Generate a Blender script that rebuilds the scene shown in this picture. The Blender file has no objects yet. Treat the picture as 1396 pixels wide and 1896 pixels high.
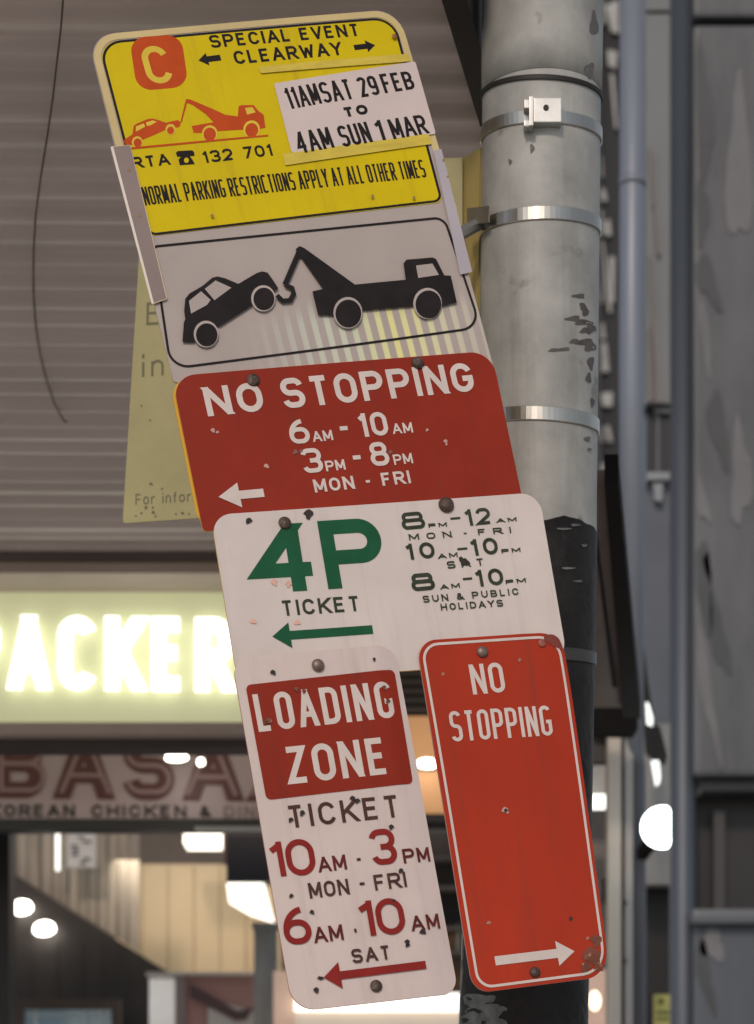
import bpy, bmesh, math, random
from mathutils import Vector, Matrix
from mathutils.geometry import tessellate_polygon
R = math.radians
rnd = random.Random(7)
scene = bpy.context.scene
col = scene.collection

# ------------------------------------------------------------------ camera
F, HX, HY, CZ = 4410.0, 698.0, 2240.0, 1.6          # focal length, horizon in photo pixels; eye height
cd = bpy.data.cameras.new('camera')
cam = bpy.data.objects.new('camera', cd)
col.objects.link(cam)
cam.location = (0, 0, CZ)
cam.rotation_euler = (R(90), 0, 0)
cd.sensor_fit = 'VERTICAL'
cd.sensor_height = 24
cd.sensor_width = 24
cd.lens = 24 * F / 1896
cd.shift_y = (HY - 948) / 1896
cd.clip_start = 0.05
cd.clip_end = 500
cd.dof.use_dof = True
cd.dof.focus_distance = 3.0
cd.dof.aperture_fstop = 4.2
scene.camera = cam

# ------------------------------------------------------------------ sky, sun (street light from behind), exposure
world = bpy.data.worlds.new('World')
scene.world = world
world.use_nodes = True
wn = world.node_tree
bg = wn.nodes['Background']
sky = wn.nodes.new('ShaderNodeTexSky')
sky.sky_type = 'NISHITA'
sky.sun_disc = False
SUN_EL, SUN_AZ = 34.0, -12.0                          # azimuth seen from the signs, measured from straight behind the camera
sky.sun_elevation = R(SUN_EL)
sky.sun_rotation = R(180 + SUN_AZ * -1)
sky.altitude = 50
hs = wn.nodes.new('ShaderNodeHueSaturation')
hs.inputs['Saturation'].default_value = .42
wn.links.new(sky.outputs[0], hs.inputs['Color'])
wn.links.new(hs.outputs[0], bg.inputs[0])
bg.inputs[1].default_value = 0.10
sl = bpy.data.lights.new('sun', 'SUN')
sl.energy = 1.2
sl.angle = R(7)
sl.color = (1.0, 0.80, 0.66)
so = bpy.data.objects.new('sun', sl)
col.objects.link(so)
dv = Vector((math.sin(R(-SUN_AZ)) * math.cos(R(SUN_EL)), math.cos(R(-SUN_AZ)) * math.cos(R(SUN_EL)), -math.sin(R(SUN_EL))))
so.rotation_euler = dv.to_track_quat('-Z', 'Y').to_euler()
so.location = (-4, -6, 8)
scene.view_settings.view_transform = 'Standard'
scene.view_settings.look = 'None'
scene.view_settings.exposure = 0.0
scene.view_settings.gamma = 1.0
scene.cycles.use_denoising = True
scene.cycles.max_bounces = 8

# ------------------------------------------------------------------ helpers
def at(px, py, Y):
    return Vector(((px - HX) / F * Y, Y, CZ + (HY - py) / F * Y))

MATS = {}
def mat(name, c, rough=.5, metal=0.0, vary=.12, scale=6.0, bump=.0, bscale=60.0, c2=None, spots=0.0, spot_c=(.03, .02, .015),
        spot_scale=30.0, stretch=(1, 1, 1), emit=None, es=0.0, coat=0.0, spec=None, streak=0.0, streak_c=(.2, .15, .12), streak_s=34.0):
    if name in MATS:
        return MATS[name]
    m = bpy.data.materials.new(name)
    MATS[name] = m
    m.use_nodes = True
    nt = m.node_tree
    b = nt.nodes['Principled BSDF']
    b.inputs['Roughness'].default_value = rough
    b.inputs['Metallic'].default_value = metal
    b.inputs['Coat Weight'].default_value = coat
    b.inputs['Specular IOR Level'].default_value = spec if spec is not None else .18 if (name.startswith('sign') or name.startswith('sheet') or 'print' in name) else .5
    tc = nt.nodes.new('ShaderNodeTexCoord')
    mp = nt.nodes.new('ShaderNodeMapping')
    mp.inputs['Scale'].default_value = stretch
    nt.links.new(tc.outputs['Object'], mp.inputs[0])
    n = nt.nodes.new('ShaderNodeTexNoise')
    n.inputs['Scale'].default_value = scale
    n.inputs['Detail'].default_value = 7
    n.inputs['Roughness'].default_value = .62
    nt.links.new(mp.outputs[0], n.inputs['Vector'])
    rp = nt.nodes.new('ShaderNodeValToRGB')
    lo = tuple(x * (1 - vary) for x in c)
    hi = c2 if c2 else tuple(min(1, x * (1 + vary)) for x in c)
    rp.color_ramp.elements[0].position = .32
    rp.color_ramp.elements[0].color = (*lo, 1)
    rp.color_ramp.elements[1].position = .68
    rp.color_ramp.elements[1].color = (*hi, 1)
    nt.links.new(n.outputs['Fac'], rp.inputs[0])
    out = rp.outputs[0]
    if spots > 0:
        s = nt.nodes.new('ShaderNodeTexNoise')
        s.inputs['Scale'].default_value = spot_scale
        s.inputs['Detail'].default_value = 4
        nt.links.new(mp.outputs[0], s.inputs['Vector'])
        r2 = nt.nodes.new('ShaderNodeValToRGB')
        r2.color_ramp.elements[0].position = 1 - spots
        r2.color_ramp.elements[1].position = 1 - spots + .06
        nt.links.new(s.outputs['Fac'], r2.inputs[0])
        mx = nt.nodes.new('ShaderNodeMix')
        mx.data_type = 'RGBA'
        nt.links.new(r2.outputs[0], mx.inputs[0])
        nt.links.new(out, mx.inputs[6])
        mx.inputs[7].default_value = (*spot_c, 1)
        out = mx.outputs[2]
    if streak > 0:                                  # rain streaks and grime running down the sheet
        m2 = nt.nodes.new('ShaderNodeMapping')
        m2.inputs['Scale'].default_value = (streak_s, streak_s, streak_s * .05)
        nt.links.new(tc.outputs['Object'], m2.inputs[0])
        s2 = nt.nodes.new('ShaderNodeTexNoise')
        s2.inputs['Scale'].default_value = 1.0
        s2.inputs['Detail'].default_value = 5
        s2.inputs['Roughness'].default_value = .7
        nt.links.new(m2.outputs[0], s2.inputs['Vector'])
        r3 = nt.nodes.new('ShaderNodeValToRGB')
        r3.color_ramp.elements[0].position = .52
        r3.color_ramp.elements[1].position = .80
        r3.color_ramp.elements[1].color = (streak, streak, streak, 1)
        nt.links.new(s2.outputs['Fac'], r3.inputs[0])
        mx = nt.nodes.new('ShaderNodeMix')
        mx.data_type = 'RGBA'
        nt.links.new(r3.outputs[0], mx.inputs[0])
        nt.links.new(out, mx.inputs[6])
        mx.inputs[7].default_value = (*streak_c, 1)
        out = mx.outputs[2]
    nt.links.new(out, b.inputs['Base Color'])
    if bump > 0:
        bn = nt.nodes.new('ShaderNodeTexNoise')
        bn.inputs['Scale'].default_value = bscale
        bn.inputs['Detail'].default_value = 5
        nt.links.new(mp.outputs[0], bn.inputs['Vector'])
        bp = nt.nodes.new('ShaderNodeBump')
        bp.inputs['Strength'].default_value = bump
        bp.inputs['Distance'].default_value = .01
        nt.links.new(bn.outputs['Fac'], bp.inputs['Height'])
        nt.links.new(bp.outputs[0], b.inputs['Normal'])
    if emit:
        b.inputs['Emission Color'].default_value = (*emit, 1)
        b.inputs['Emission Strength'].default_value = es
    return m

def link(name, me, m, parent=None):
    o = bpy.data.objects.new(name, me)
    col.objects.link(o)
    if m is not None:
        me.materials.append(m)
    if parent is not None:
        o.parent = parent
    return o

def finish(name, bm, m, parent=None, smooth=False):
    bmesh.ops.recalc_face_normals(bm, faces=bm.faces[:])
    me = bpy.data.meshes.new(name)
    if smooth:
        for f in bm.faces:
            f.smooth = True
    bm.to_mesh(me)
    bm.free()
    return link(name, me, m, parent)

def tag(o, label=None, cat=None, group=None, kind=None):
    if label: o['label'] = label
    if cat: o['category'] = cat
    if group: o['group'] = group
    if kind: o['kind'] = kind
    return o

def empty(name, loc, label, cat, group=None):
    o = bpy.data.objects.new(name, None)
    col.objects.link(o)
    o.empty_display_size = .05
    o.location = loc
    bpy.context.view_layer.update()
    return tag(o, label, cat, group)

def add_box(bm, c, s, rz=0.0, bevel=0.0):
    g = bmesh.ops.create_cube(bm, size=1.0)
    vs = g['verts']
    bmesh.ops.scale(bm, vec=s, verts=vs)
    if bevel > 0:
        es = list({e for v in vs for e in v.link_edges})
        r = bmesh.ops.bevel(bm, geom=es, offset=bevel, segments=2, affect='EDGES', profile=.7)
        vs = list({v for f in r['faces'] for v in f.verts} | {v for v in vs if v.is_valid})
    if rz:
        bmesh.ops.rotate(bm, cent=(0, 0, 0), matrix=Matrix.Rotation(rz, 3, 'Z'), verts=vs)
    bmesh.ops.translate(bm, vec=c, verts=vs)
    return vs

def box_px(bm, x0, y0, x1, y1, Y, depth, off=(0, 0, 0), bevel=0.0):
    """a real box whose front face spans these photo pixels at distance Y"""
    a, b = at(x0, y0, Y), at(x1, y1, Y)
    add_box(bm, ((a.x + b.x) / 2 - off[0], Y + depth / 2 - off[1], (a.z + b.z) / 2 - off[2]), (abs(b.x - a.x), depth, abs(a.z - b.z)), 0, bevel)

def add_prism(bm, pts, dvec):
    vs = [bm.verts.new(p) for p in pts]
    ws = [bm.verts.new(Vector(p) + Vector(dvec)) for p in pts]
    n = len(vs)
    for t in tessellate_polygon([[Vector(p) for p in pts]]):
        bm.faces.new([vs[i] for i in t]); bm.faces.new([ws[i] for i in t[::-1]])
    for i in range(n):
        bm.faces.new((vs[i], ws[i], ws[(i + 1) % n], vs[(i + 1) % n]))

def add_tube(bm, pts, r, seg=12, cap=True):
    rings = []
    for i, p in enumerate(pts):
        p = Vector(p)
        d = (Vector(pts[min(i + 1, len(pts) - 1)]) - Vector(pts[max(i - 1, 0)])).normalized()
        a = d.orthogonal().normalized() if i == 0 else (rings_a - d * rings_a.dot(d)).normalized()
        rings_a = a
        b = d.cross(a)
        rr = r[i] if isinstance(r, (list, tuple)) else r
        rings.append([bm.verts.new(p + (a * math.cos(2 * math.pi * k / seg) + b * math.sin(2 * math.pi * k / seg)) * rr) for k in range(seg)])
    for i in range(len(rings) - 1):
        for k in range(seg):
            bm.faces.new((rings[i][k], rings[i][(k + 1) % seg], rings[i + 1][(k + 1) % seg], rings[i + 1][k]))
    if cap:
        bm.faces.new(rings[0][::-1]); bm.faces.new(rings[-1])

# ------------------------------------------------------------------ stroke lettering: every glyph is a set of centre lines of constant weight
def arc(cx, cy, rx, ry, a0, a1, n=8):
    return [(cx + rx * math.cos(R(a0 + (a1 - a0) * i / n)), cy + ry * math.sin(R(a0 + (a1 - a0) * i / n))) for i in range(n + 1)]

def rloop(x0, y0, x1, y1, r=None):
    r = min((x1 - x0) / 2, (y1 - y0) / 2) if r is None else min(r, (x1 - x0) / 2, (y1 - y0) / 2)
    return arc(x1 - r, y1 - r, r, r, 0, 90) + arc(x0 + r, y1 - r, r, r, 90, 180) + arc(x0 + r, y0 + r, r, r, 180, 270) + arc(x1 - r, y0 + r, r, r, 270, 360)

WF = {'I': 0, '1': .34, 'M': 1.18, 'W': 1.4, 'A': 1.12, 'E': .86, 'F': .82, 'L': .8, 'T': .92, 'J': .8, '-': .5, '&': 1.1, 'i': 0, 'n': .75, 'o': .8, 'r': .5, 'f': .5, 'm': 1.2, '4': 1.08}

def glyph(c, w, h):
    """list of (points, closed); box 0..w, 0..h"""
    r = min(w / 2, h / 2)
    q = min(w / 2, h / 4)
    if c in 'O0': return [(rloop(0, 0, w, h), True)]
    if c == 'Q': return [(rloop(0, 0, w, h), True), ([(w * .55, h * .3), (w * 1.02, -h * .02)], False)]
    if c == 'C': return [(arc(w - r, h - r, r, r, 18, 90) + arc(r, h - r, r, r, 90, 180) + arc(r, r, r, r, 180, 270) + arc(w - r, r, r, r, 270, 342), False)]
    if c == 'G': return [(arc(w - r, h - r, r, r, 18, 90) + arc(r, h - r, r, r, 90, 180) + arc(r, r, r, r, 180, 270) + arc(w - r, r, r, r, 270, 360) + [(w, h * .46), (w * .52, h * .46)], False)]
    if c == 'S':
        return [(arc(w - q, h - q, q, q, 12, 90) + arc(q, h - q, q, q, 90, 180) + arc(q, h / 2 + q, q, q, 180, 270) + arc(w - q, h / 2 - q, q, q, 90, 0) + arc(w - q, q, q, q, 0, -90) + arc(q, q, q, q, -90, -168), False)]
    if c == '2':
        k = min(w / 2, h * .3)
        return [(arc(k, h - k, k, k, 170, 90) + arc(w - k, h - k, k, k, 90, -35) + [(w * .04, 0)], False), ([(0, 0), (w, 0)], False)]
    if c == '3':
        return [(arc(q, h - q, q, q, 165, 90) + arc(w - q, h - q, q, q, 90, 0) + arc(w - q, h / 2 + q, q, q, 0, -90) + [(w * .38, h / 2)], False),
                ([(w * .38, h / 2)] + arc(w - q, h / 2 - q, q, q, 90, 0) + arc(w - q, q, q, q, 0, -90) + arc(q, q, q, q, -90, -165), False)]
    if c == '4': return [([(w * .7, 0), (w * .7, h)], False), ([(w * .66, h), (0, h * .27), (w, h * .27)], False)]
    if c == '6':
        k = min(w / 2, h * .3)
        return [(rloop(0, 0, w, h * .6, k), True), (arc(w * .86, h * .34, w * .86, h * .66, 180, 96, 12), False)]
    if c == '7': return [([(0, h), (w, h)], False), ([(w, h), (w * .32, 0)], False)]
    if c == '8': return [(rloop(0, 0, w, h * .53), True), (rloop(w * .06, h * .53, w * .94, h), True)]
    if c == '9':
        k = min(w / 2, h * .3)
        return [(rloop(0, h * .4, w, h, k), True), ([(w, h * .7), (w, h * .35)] + arc(w - r, r, r, r, 0, -90) + arc(r, r, r, r, -90, -160), False)]
    if c == '1': return [([(w, 0), (w, h)], False), ([(w, h * .97), (-w * .1, h * .8)], False)]
    if c == 'A': return [([(0, 0), (w * .48, h)], False), ([(w * .52, h), (w, 0)], False), ([(w * .17, h * .3), (w * .83, h * .3)], False)]
    if c == 'B':
        return [([(0, 0), (0, h)], False), ([(0, h)] + arc(w * .94 - q, h - q, q, q, 90, 0) + arc(w * .94 - q, h / 2 + q, q, q, 0, -90) + [(0, h / 2)], False),
                ([(w * .3, h / 2)] + arc(w - q, h / 2 - q, q, q, 90, 0) + arc(w - q, q, q, q, 0, -90) + [(0, 0)], False)]
    if c == 'D': return [([(0, 0), (0, h)] + arc(w - r, h - r, r, r, 90, 0) + arc(w - r, r, r, r, 0, -90), True)]
    if c == 'E': return [([(w, h), (0, h), (0, 0), (w, 0)], False), ([(0, h * .52), (w * .88, h * .52)], False)]
    if c == 'F': return [([(w, h), (0, h), (0, 0)], False), ([(0, h * .5), (w * .86, h * .5)], False)]
    if c == 'H': return [([(0, 0), (0, h)], False), ([(w, 0), (w, h)], False), ([(0, h * .5), (w, h * .5)], False)]
    if c == 'I': return [([(w / 2, 0), (w / 2, h)], False)]
    if c == 'J': return [([(w, h)] + arc(w - r, r, r, r, 0, -90) + arc(r, r, r, r, -90, -180), False)]
    if c == 'K': return [([(0, 0), (0, h)], False), ([(w, h), (0, h * .36)], False), ([(w * .33, h * .56), (w, 0)], False)]
    if c == 'L': return [([(0, h), (0, 0), (w, 0)], False)]
    if c == 'M': return [([(0, 0), (0, h)], False), ([(w * .04, h), (w * .5, h * .12)], False), ([(w * .5, h * .12), (w * .96, h)], False), ([(w, h), (w, 0)], False)]
    if c == 'N': return [([(0, 0), (0, h)], False), ([(w * .05, h), (w * .95, 0)], False), ([(w, 0), (w, h)], False)]
    if c == 'P':
        k = min(w / 2, h * .28)
        return [([(0, 0), (0, h)], False), ([(0, h)] + arc(w - k, h - k, k, k, 90, 0) + arc(w - k, h * .44 + k, k, k, 0, -90) + [(0, h * .44)], False)]
    if c == 'R':
        k = min(w / 2, h * .27)
        return [([(0, 0), (0, h)], False), ([(0, h)] + arc(w - k, h - k, k, k, 90, 0) + arc(w - k, h * .46 + k, k, k, 0, -90) + [(0, h * .46)], False), ([(w * .48, h * .46), (w, 0)], False)]
    if c == 'T': return [([(0, h), (w, h)], False), ([(w / 2, h), (w / 2, 0)], False)]
    if c == 'U': return [([(0, h)] + arc(r, r, r, r, 180, 270) + arc(w - r, r, r, r, 270, 360) + [(w, h)], False)]
    if c == 'V': return [([(0, h), (w * .48, 0)], False), ([(w * .52, 0), (w, h)], False)]
    if c == 'W': return [([(0, h), (w * .25, 0)], False), ([(w * .25, 0), (w * .5, h * .85)], False), ([(w * .5, h * .85), (w * .75, 0)], False), ([(w * .75, 0), (w, h)], False)]
    if c == 'X': return [([(0, 0), (w, h)], False), ([(0, h), (w, 0)], False)]
    if c == 'Y': return [([(0, h), (w / 2, h * .45)], False), ([(w, h), (w / 2, h * .45)], False), ([(w / 2, h * .52), (w / 2, 0)], False)]
    if c == 'Z': return [([(0, h), (w, h)], False), ([(w * .96, h), (w * .04, 0)], False), ([(0, 0), (w, 0)], False)]
    if c == '-': return [([(0, h * .45), (w, h * .45)], False)]
    if c == '&': return [([(w * f, h * g) for f, g in ((1, 0), (.3, .58), (.17, .78), (.25, .94), (.42, 1), (.6, .93), (.64, .77), (.5, .6), (.1, .38), (0, .22), (.1, .06), (.32, 0), (.6, .04), (.85, .22), (.97, .45))], False)]
    if c == 'i': return [([(w / 2, 0), (w / 2, h * .66)], False), ([(w / 2, h * .86), (w / 2, h * .98)], False)]
    if c == 'n': return [([(0, 0), (0, h * .68)], False), ([(0, h * .42)] + arc(w / 2, h * .42, w / 2, h * .26, 180, 0) + [(w, 0)], False)]
    if c == 'o': return [(rloop(0, 0, w, h * .68), True)]
    if c == 'r': return [([(0, 0), (0, h * .68)], False), (arc(w, h * .36, w, h * .32, 170, 80), False)]
    if c == 'f': return [([(w * .4, 0), (w * .4, h * .8)] + arc(w * .9, h * .8, w * .5, h * .2, 180, 90), False), ([(0, h * .64), (w * .9, h * .64)], False)]
    if c == 'm': return [([(0, 0), (0, h * .68)], False), ([(0, h * .42)] + arc(w * .25, h * .42, w * .25, h * .26, 180, 0) + [(w * .5, 0)], False), ([(w * .5, h * .42)] + arc(w * .75, h * .42, w * .25, h * .26, 180, 0) + [(w, 0)], False)]
    return []

def stroke_quads(pts, closed, t, hh=None):
    """thicken a centre line; returns quads of 2-D points; with a cap height hh, ends on the base or cap line are cut level with it"""
    P = [Vector(p) for p in pts]
    Q = [P[0]]
    for p in P[1:]:
        if (p - Q[-1]).length > 1e-7: Q.append(p)
    if closed and (Q[0] - Q[-1]).length < 1e-7: Q.pop()
    n = len(Q)
    if n < 2: return []
    L, Rr = [], []
    for i in range(n):
        d0 = (Q[i] - Q[i - 1]).normalized() if (i > 0 or closed) else None
        d1 = (Q[(i + 1) % n] - Q[i]).normalized() if (i < n - 1 or closed) else None
        if d0 is None: d0 = d1
        if d1 is None: d1 = d0
        n0, n1 = Vector((-d0.y, d0.x)), Vector((-d1.y, d1.x))
        b = n0 + n1
        if b.length < .2: b = n1
        b.normalize()
        k = t / 2 / max(.36, b.dot(n1))
        L.append(Q[i] + b * k); Rr.append(Q[i] - b * k)
    if hh is not None and not closed:
        for i, d in ((0, (Q[1] - Q[0]).normalized()), (n - 1, (Q[-1] - Q[-2]).normalized())):
            y = -t / 2 if abs(Q[i].y) < hh * .02 else hh + t / 2 if abs(Q[i].y - hh) < hh * .02 else None
            if y is None or abs(d.y) < .45: continue
            L[i] = L[i] + d * ((y - L[i].y) / d.y); Rr[i] = Rr[i] + d * ((y - Rr[i].y) / d.y)
    m = n if closed else n - 1
    return [(L[i], Rr[i], Rr[(i + 1) % n], L[(i + 1) % n]) for i in range(m)]

def text_quads(s, W, h0, h1, t, gap=.34):
    """quads for a line of text of total width W, cap height h0 on the left to h1 on the right"""
    chars = [c for c in s]
    sw, nt_ = 0.0, 0
    for i, c in enumerate(chars):
        if c == ' ': sw += .55
        else: sw += WF.get(c, 1.0); nt_ += 1
    ng = len(chars) - 1
    k = (W - nt_ * t) / max(1e-6, sw + gap * ng)
    out, x = [], 0.0
    for c in chars:
        if c == ' ':
            x += .55 * k + gap * k; continue
        w = WF.get(c, 1.0) * k
        h = h0 + (h1 - h0) * min(1, max(0, (x + w / 2) / W))
        for pts, cl in glyph(c, w, h - t):
            out.append([tuple(Vector((x + t / 2, t / 2)) + v for v in q) for q in stroke_quads(pts, cl, t, h - t)])
        x += w + t + gap * k
    return out                      # list of strokes, each a list of quads

# ------------------------------------------------------------------ sign plates
POSE = {'A': (-0.11132, 3.07005, 2.91027, 0.23942, -0.18078, 0.20487),
        'B': (-0.03374, 3.0225, 2.57716, 0.23911, -0.15671, 0.16173),
        'C': (0.0185, 3.0, 2.38482, 0.2388, -0.13522, 0.13356),
        'D': (-0.03862, 2.93865, 2.07427, 0.24089, -0.12406, 0.1488),
        'E': (0.17513, 2.9991, 2.10494, 0.24118, -0.10205, 0.12464)}

def rot(y, p, r):
    cy, sy, cp, sp, cr, sr = math.cos(y), math.sin(y), math.cos(p), math.sin(p), math.cos(r), math.sin(r)
    Rz = Matrix(((cy, -sy, 0), (sy, cy, 0), (0, 0, 1)))
    Rx = Matrix(((1, 0, 0), (0, cp, -sp), (0, sp, cp)))
    Ry = Matrix(((cr, 0, -sr), (0, 1, 0), (sr, 0, cr)))
    return Rz @ Rx @ Ry

class Panel:
    """a flat sheet in space with its own frame: u to the right, v up, y behind"""
    def __init__(s, root_name, loc, M, label, cat, group=None, bend=None):
        s.M, s.c = M, Vector(loc)
        s.bend = bend or (lambda u, v: 0.0)
        s.root = empty(root_name, (0, 0, 0), label, cat, group)
        s.root.matrix_world = Matrix.Translation(s.c) @ M.to_4x4()
        s.n = M @ Vector((0, -1, 0))
        s.lift = .0006
        s.fine = .015
        s.step = .00002
    def uv(s, p):
        d = Vector(((p[0] - HX) / F, 1, (HY - p[1]) / F))
        o = Vector((0, 0, CZ))
        t = (s.c - o).dot(s.n) / d.dot(s.n)
        q = s.M.transposed() @ (o + d * t - s.c)
        return Vector((q.x, q.z))
    def P(s, q, up):
        return Vector((q[0], -up - s.bend(q[0], q[1]), q[1]))
    def px(s, n):                  # photo pixels to metres on this sheet
        return n * s.c.y / F
    def quad_map(s, pts):
        a, b, c, d = [s.uv(p) for p in pts]
        return lambda x, y: (a * (1 - x) + b * x) * y + (d * (1 - x) + c * x) * (1 - y)
    def plate(s, pts, r, th, m, edge_m, name='plate', nx=26, ny=26, y0=0.0, rr=None):
        """rounded sheet through four corners, with thickness th; rr: per-corner radii tl,tr,br,bl"""
        a, b, c, d = [s.uv(p) for p in pts]
        W, H = (b - a).length, (d - a).length
        rr = rr or (r, r, r, r)
        f = s.quad_map(pts)
        rm = max(rr)
        us = sorted(set([0, 1] + [i / nx for i in range(nx + 1)] + [rm / W * (1 - math.cos(R(k * 9))) for k in range(11)] + [1 - rm / W * (1 - math.cos(R(k * 9))) for k in range(11)]))
        def cut(x, rad):
            x *= W
            return 0 if x >= rad or rad <= 0 else (rad - math.sqrt(max(0, rad * rad - (rad - x) ** 2))) / H
        bm = bmesh.new()
        front, back = [], []
        for u in us:
            top = 1 - max(cut(u, rr[0]), cut(1 - u, rr[1]))
            bot = max(cut(u, rr[3]), cut(1 - u, rr[2]))
            fr, bk = [], []
            for j in range(ny + 1):
                q = f(u, bot + (top - bot) * j / ny)
                fr.append(bm.verts.new(s.P(q, -y0)))
                bk.append(bm.verts.new(s.P(q, -y0 - th)))
            front.append(fr); back.append(bk)
        n = len(us)
        for i in range(n - 1):
            for j in range(ny):
                bm.faces.new((front[i][j], front[i + 1][j], front[i + 1][j + 1], front[i][j + 1]))
                bm.faces.new((back[i][j], back[i][j + 1], back[i + 1][j + 1], back[i + 1][j]))
        rim = [front[i][0] for i in range(n)] + [front[n - 1][j] for j in range(1, ny + 1)] + [front[i][ny] for i in range(n - 2, -1, -1)] + [front[0][j] for j in range(ny - 1, 0, -1)]
        rimb = [back[i][0] for i in range(n)] + [back[n - 1][j] for j in range(1, ny + 1)] + [back[i][ny] for i in range(n - 2, -1, -1)] + [back[0][j] for j in range(ny - 1, 0, -1)]
        for i in range(len(rim)):
            k = (i + 1) % len(rim)
            fc = bm.faces.new((rim[i], rimb[i], rimb[k], rim[k]))
            fc.material_index = 1
        bmesh.ops.remove_doubles(bm, verts=bm.verts[:], dist=1e-6)
        o = finish(name, bm, m, s.root)
        o.data.materials.append(edge_m)
        return o
    def strokes(s, name, strokes, m, up=None, label=None):
        s.lift += s.step
        up = up or s.lift
        bm = bmesh.new()
        for si, quads in enumerate(strokes):
            e = up + .000012 * (si % 3)
            for q in quads:
                L = max((q[0] - q[3]).length, 1e-6)
                k = max(1, int(L / s.fine))
                for i in range(k):
                    a0, a1 = i / k, (i + 1) / k
                    p = (q[0].lerp(q[3], a0), q[1].lerp(q[2], a0), q[1].lerp(q[2], a1), q[0].lerp(q[3], a1))
                    try: bm.faces.new([bm.verts.new(s.P(x, e)) for x in p])
                    except ValueError: pass
        bmesh.ops.remove_doubles(bm, verts=bm.verts[:], dist=1e-6)
        return tag(finish(name, bm, m, s.root), label)
    def text(s, txt, p0, p1, cap0, cap1, t, m, gap=.34, name='lettering'):
        a, b = s.uv(p0), s.uv(p1)
        d = (b - a)
        W = d.length
        d.normalize()
        nrm = Vector((-d.y, d.x))
        k0, k1 = s.c.y / F * 1.01, s.c.y / F * 1.01
        st = text_quads(txt, W, cap0 * k0, cap1 * k1, s.px(t), gap)
        st = [[tuple(a + d * v.x + nrm * v.y for v in q) for q in quads] for quads in st]
        return s.strokes(name, st, m)
    def pieces(s, m, name, polys):
        for pp in polys: s.poly(pp, m, name)
    def poly(s, pts, m, name, up=None, uvin=False, polys=None):
        s.lift += s.step
        up = up or s.lift
        bm = bmesh.new()
        for pp in (polys or [pts]):
            q = [p if uvin else s.uv(p) for p in pp]
            vs = [bm.verts.new(s.P(x, up)) for x in q]
            for t in tessellate_polygon([[Vector((x[0], x[1], 0)) for x in q]]):
                bm.faces.new([vs[i] for i in t])
        for k in range(5):
            lng = [e for e in bm.edges if e.calc_length() > s.fine]
            if not lng: break
            bmesh.ops.subdivide_edges(bm, edges=lng, cuts=1)
            bmesh.ops.triangulate(bm, faces=[f for f in bm.faces if len(f.verts) > 3])
        for v in bm.verts:
            v.co = s.P((v.co.x, v.co.z), up)
        return finish(name, bm, m, s.root)
    def rquad(s, pts, r, m, name, up=None):
        return s.poly(s.round_uv(pts, r), m, name, up, True)
    def round_uv(s, pts, r):
        q = [s.uv(p) for p in pts]
        rr = r if isinstance(r, (list, tuple)) else [r] * len(q)
        out = []
        for i in range(len(q)):
            p, a, b = q[i], q[i - 1], q[(i + 1) % len(q)]
            if rr[i] <= 0: out.append(p); continue
            da, db = (a - p).normalized(), (b - p).normalized()
            for k in range(9):                                   # quadratic-like rounded corner
                w = k / 8
                p0, p2 = p + da * rr[i], p + db * rr[i]
                th = w * math.pi / 2
                ctr = p + (da + db) * rr[i]
                out.append(ctr - db * rr[i] * math.cos(th) - da * rr[i] * math.sin(th))
        return out
    def line(s, pts, r, t, m, name='border', closed=True):
        return s.strokes(name, [stroke_quads(s.round_uv(pts, r), closed, s.px(t))], m)
    def arrow(s, tip, tail, head_len, head_w, shaft, m, name='arrow'):
        a, b = s.uv(tail), s.uv(tip)
        d = (b - a).normalized(); n = Vector((-d.y, d.x))
        hl, hw, sh = s.px(head_len), s.px(head_w) / 2, s.px(shaft) / 2
        k = b - d * hl
        return s.poly([a + n * sh, k + n * sh, k + n * hw, b, k - n * hw, k - n * sh, a - n * sh], m, name, None, True)
    def bolt(s, p, r, m, name='bolt', hgt=None, blotch=None):
        q = s.uv(p); rr = s.px(r)
        hgt = hgt or rnd.choice((.42, .55, .7))
        r = r
        if blotch:
            L = rnd.uniform(2.2, 4.2)
            pts = []
            for k in range(22):
                a = 2 * math.pi * k / 22
                x, y = math.cos(a) * r * rnd.uniform(1.12, 1.35), math.sin(a) * r * rnd.uniform(1.1, 1.3)
                if y > 0: y *= L * (1 - .25 * abs(math.cos(a)) + rnd.uniform(-.22, .22)); x *= .62
                pts.append((p[0] + x + .17 * y, p[1] + y))
            s.poly(pts, blotch, 'rust_stain')
        bm = bmesh.new()
        rings = []
        prof = [(1.0, 0), (1.0, .12), (.96, .3), (.85, .52), (.65, .72), (.38, .86), (.12, .9)]
        base = s.lift + .0001
        for pr, ph in prof:
            rings.append([bm.verts.new(s.P((q.x + rr * pr * math.cos(2 * math.pi * k / 20), q.y + rr * pr * math.sin(2 * math.pi * k / 20)), base + rr * ph * hgt)) for k in range(20)])
        for i in range(len(rings) - 1):
            for k in range(20):
                bm.faces.new((rings[i][k], rings[i][(k + 1) % 20], rings[i + 1][(k + 1) % 20], rings[i + 1][k]))
        bm.faces.new(rings[-1])
        return finish(name, bm, m, s.root, True)
    def chips(s, spots, m, name='chips_or_lit_holes'):
        """irregular little chips or holes; spots = (x, y, radius) in photo pixels"""
        polys = []
        for x, y, r in spots:
            n = 9
            ph = rnd.random() * 6
            polys.append([(x + r * (1 + .35 * math.sin(3 * a + ph) + rnd.uniform(-.15, .15)) * math.cos(a), y + r * (1 + .3 * math.cos(2 * a + ph)) * math.sin(a)) for a in [2 * math.pi * k / n for k in range(n)]])
        return s.poly(None, m, name, None, False, polys)

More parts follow.
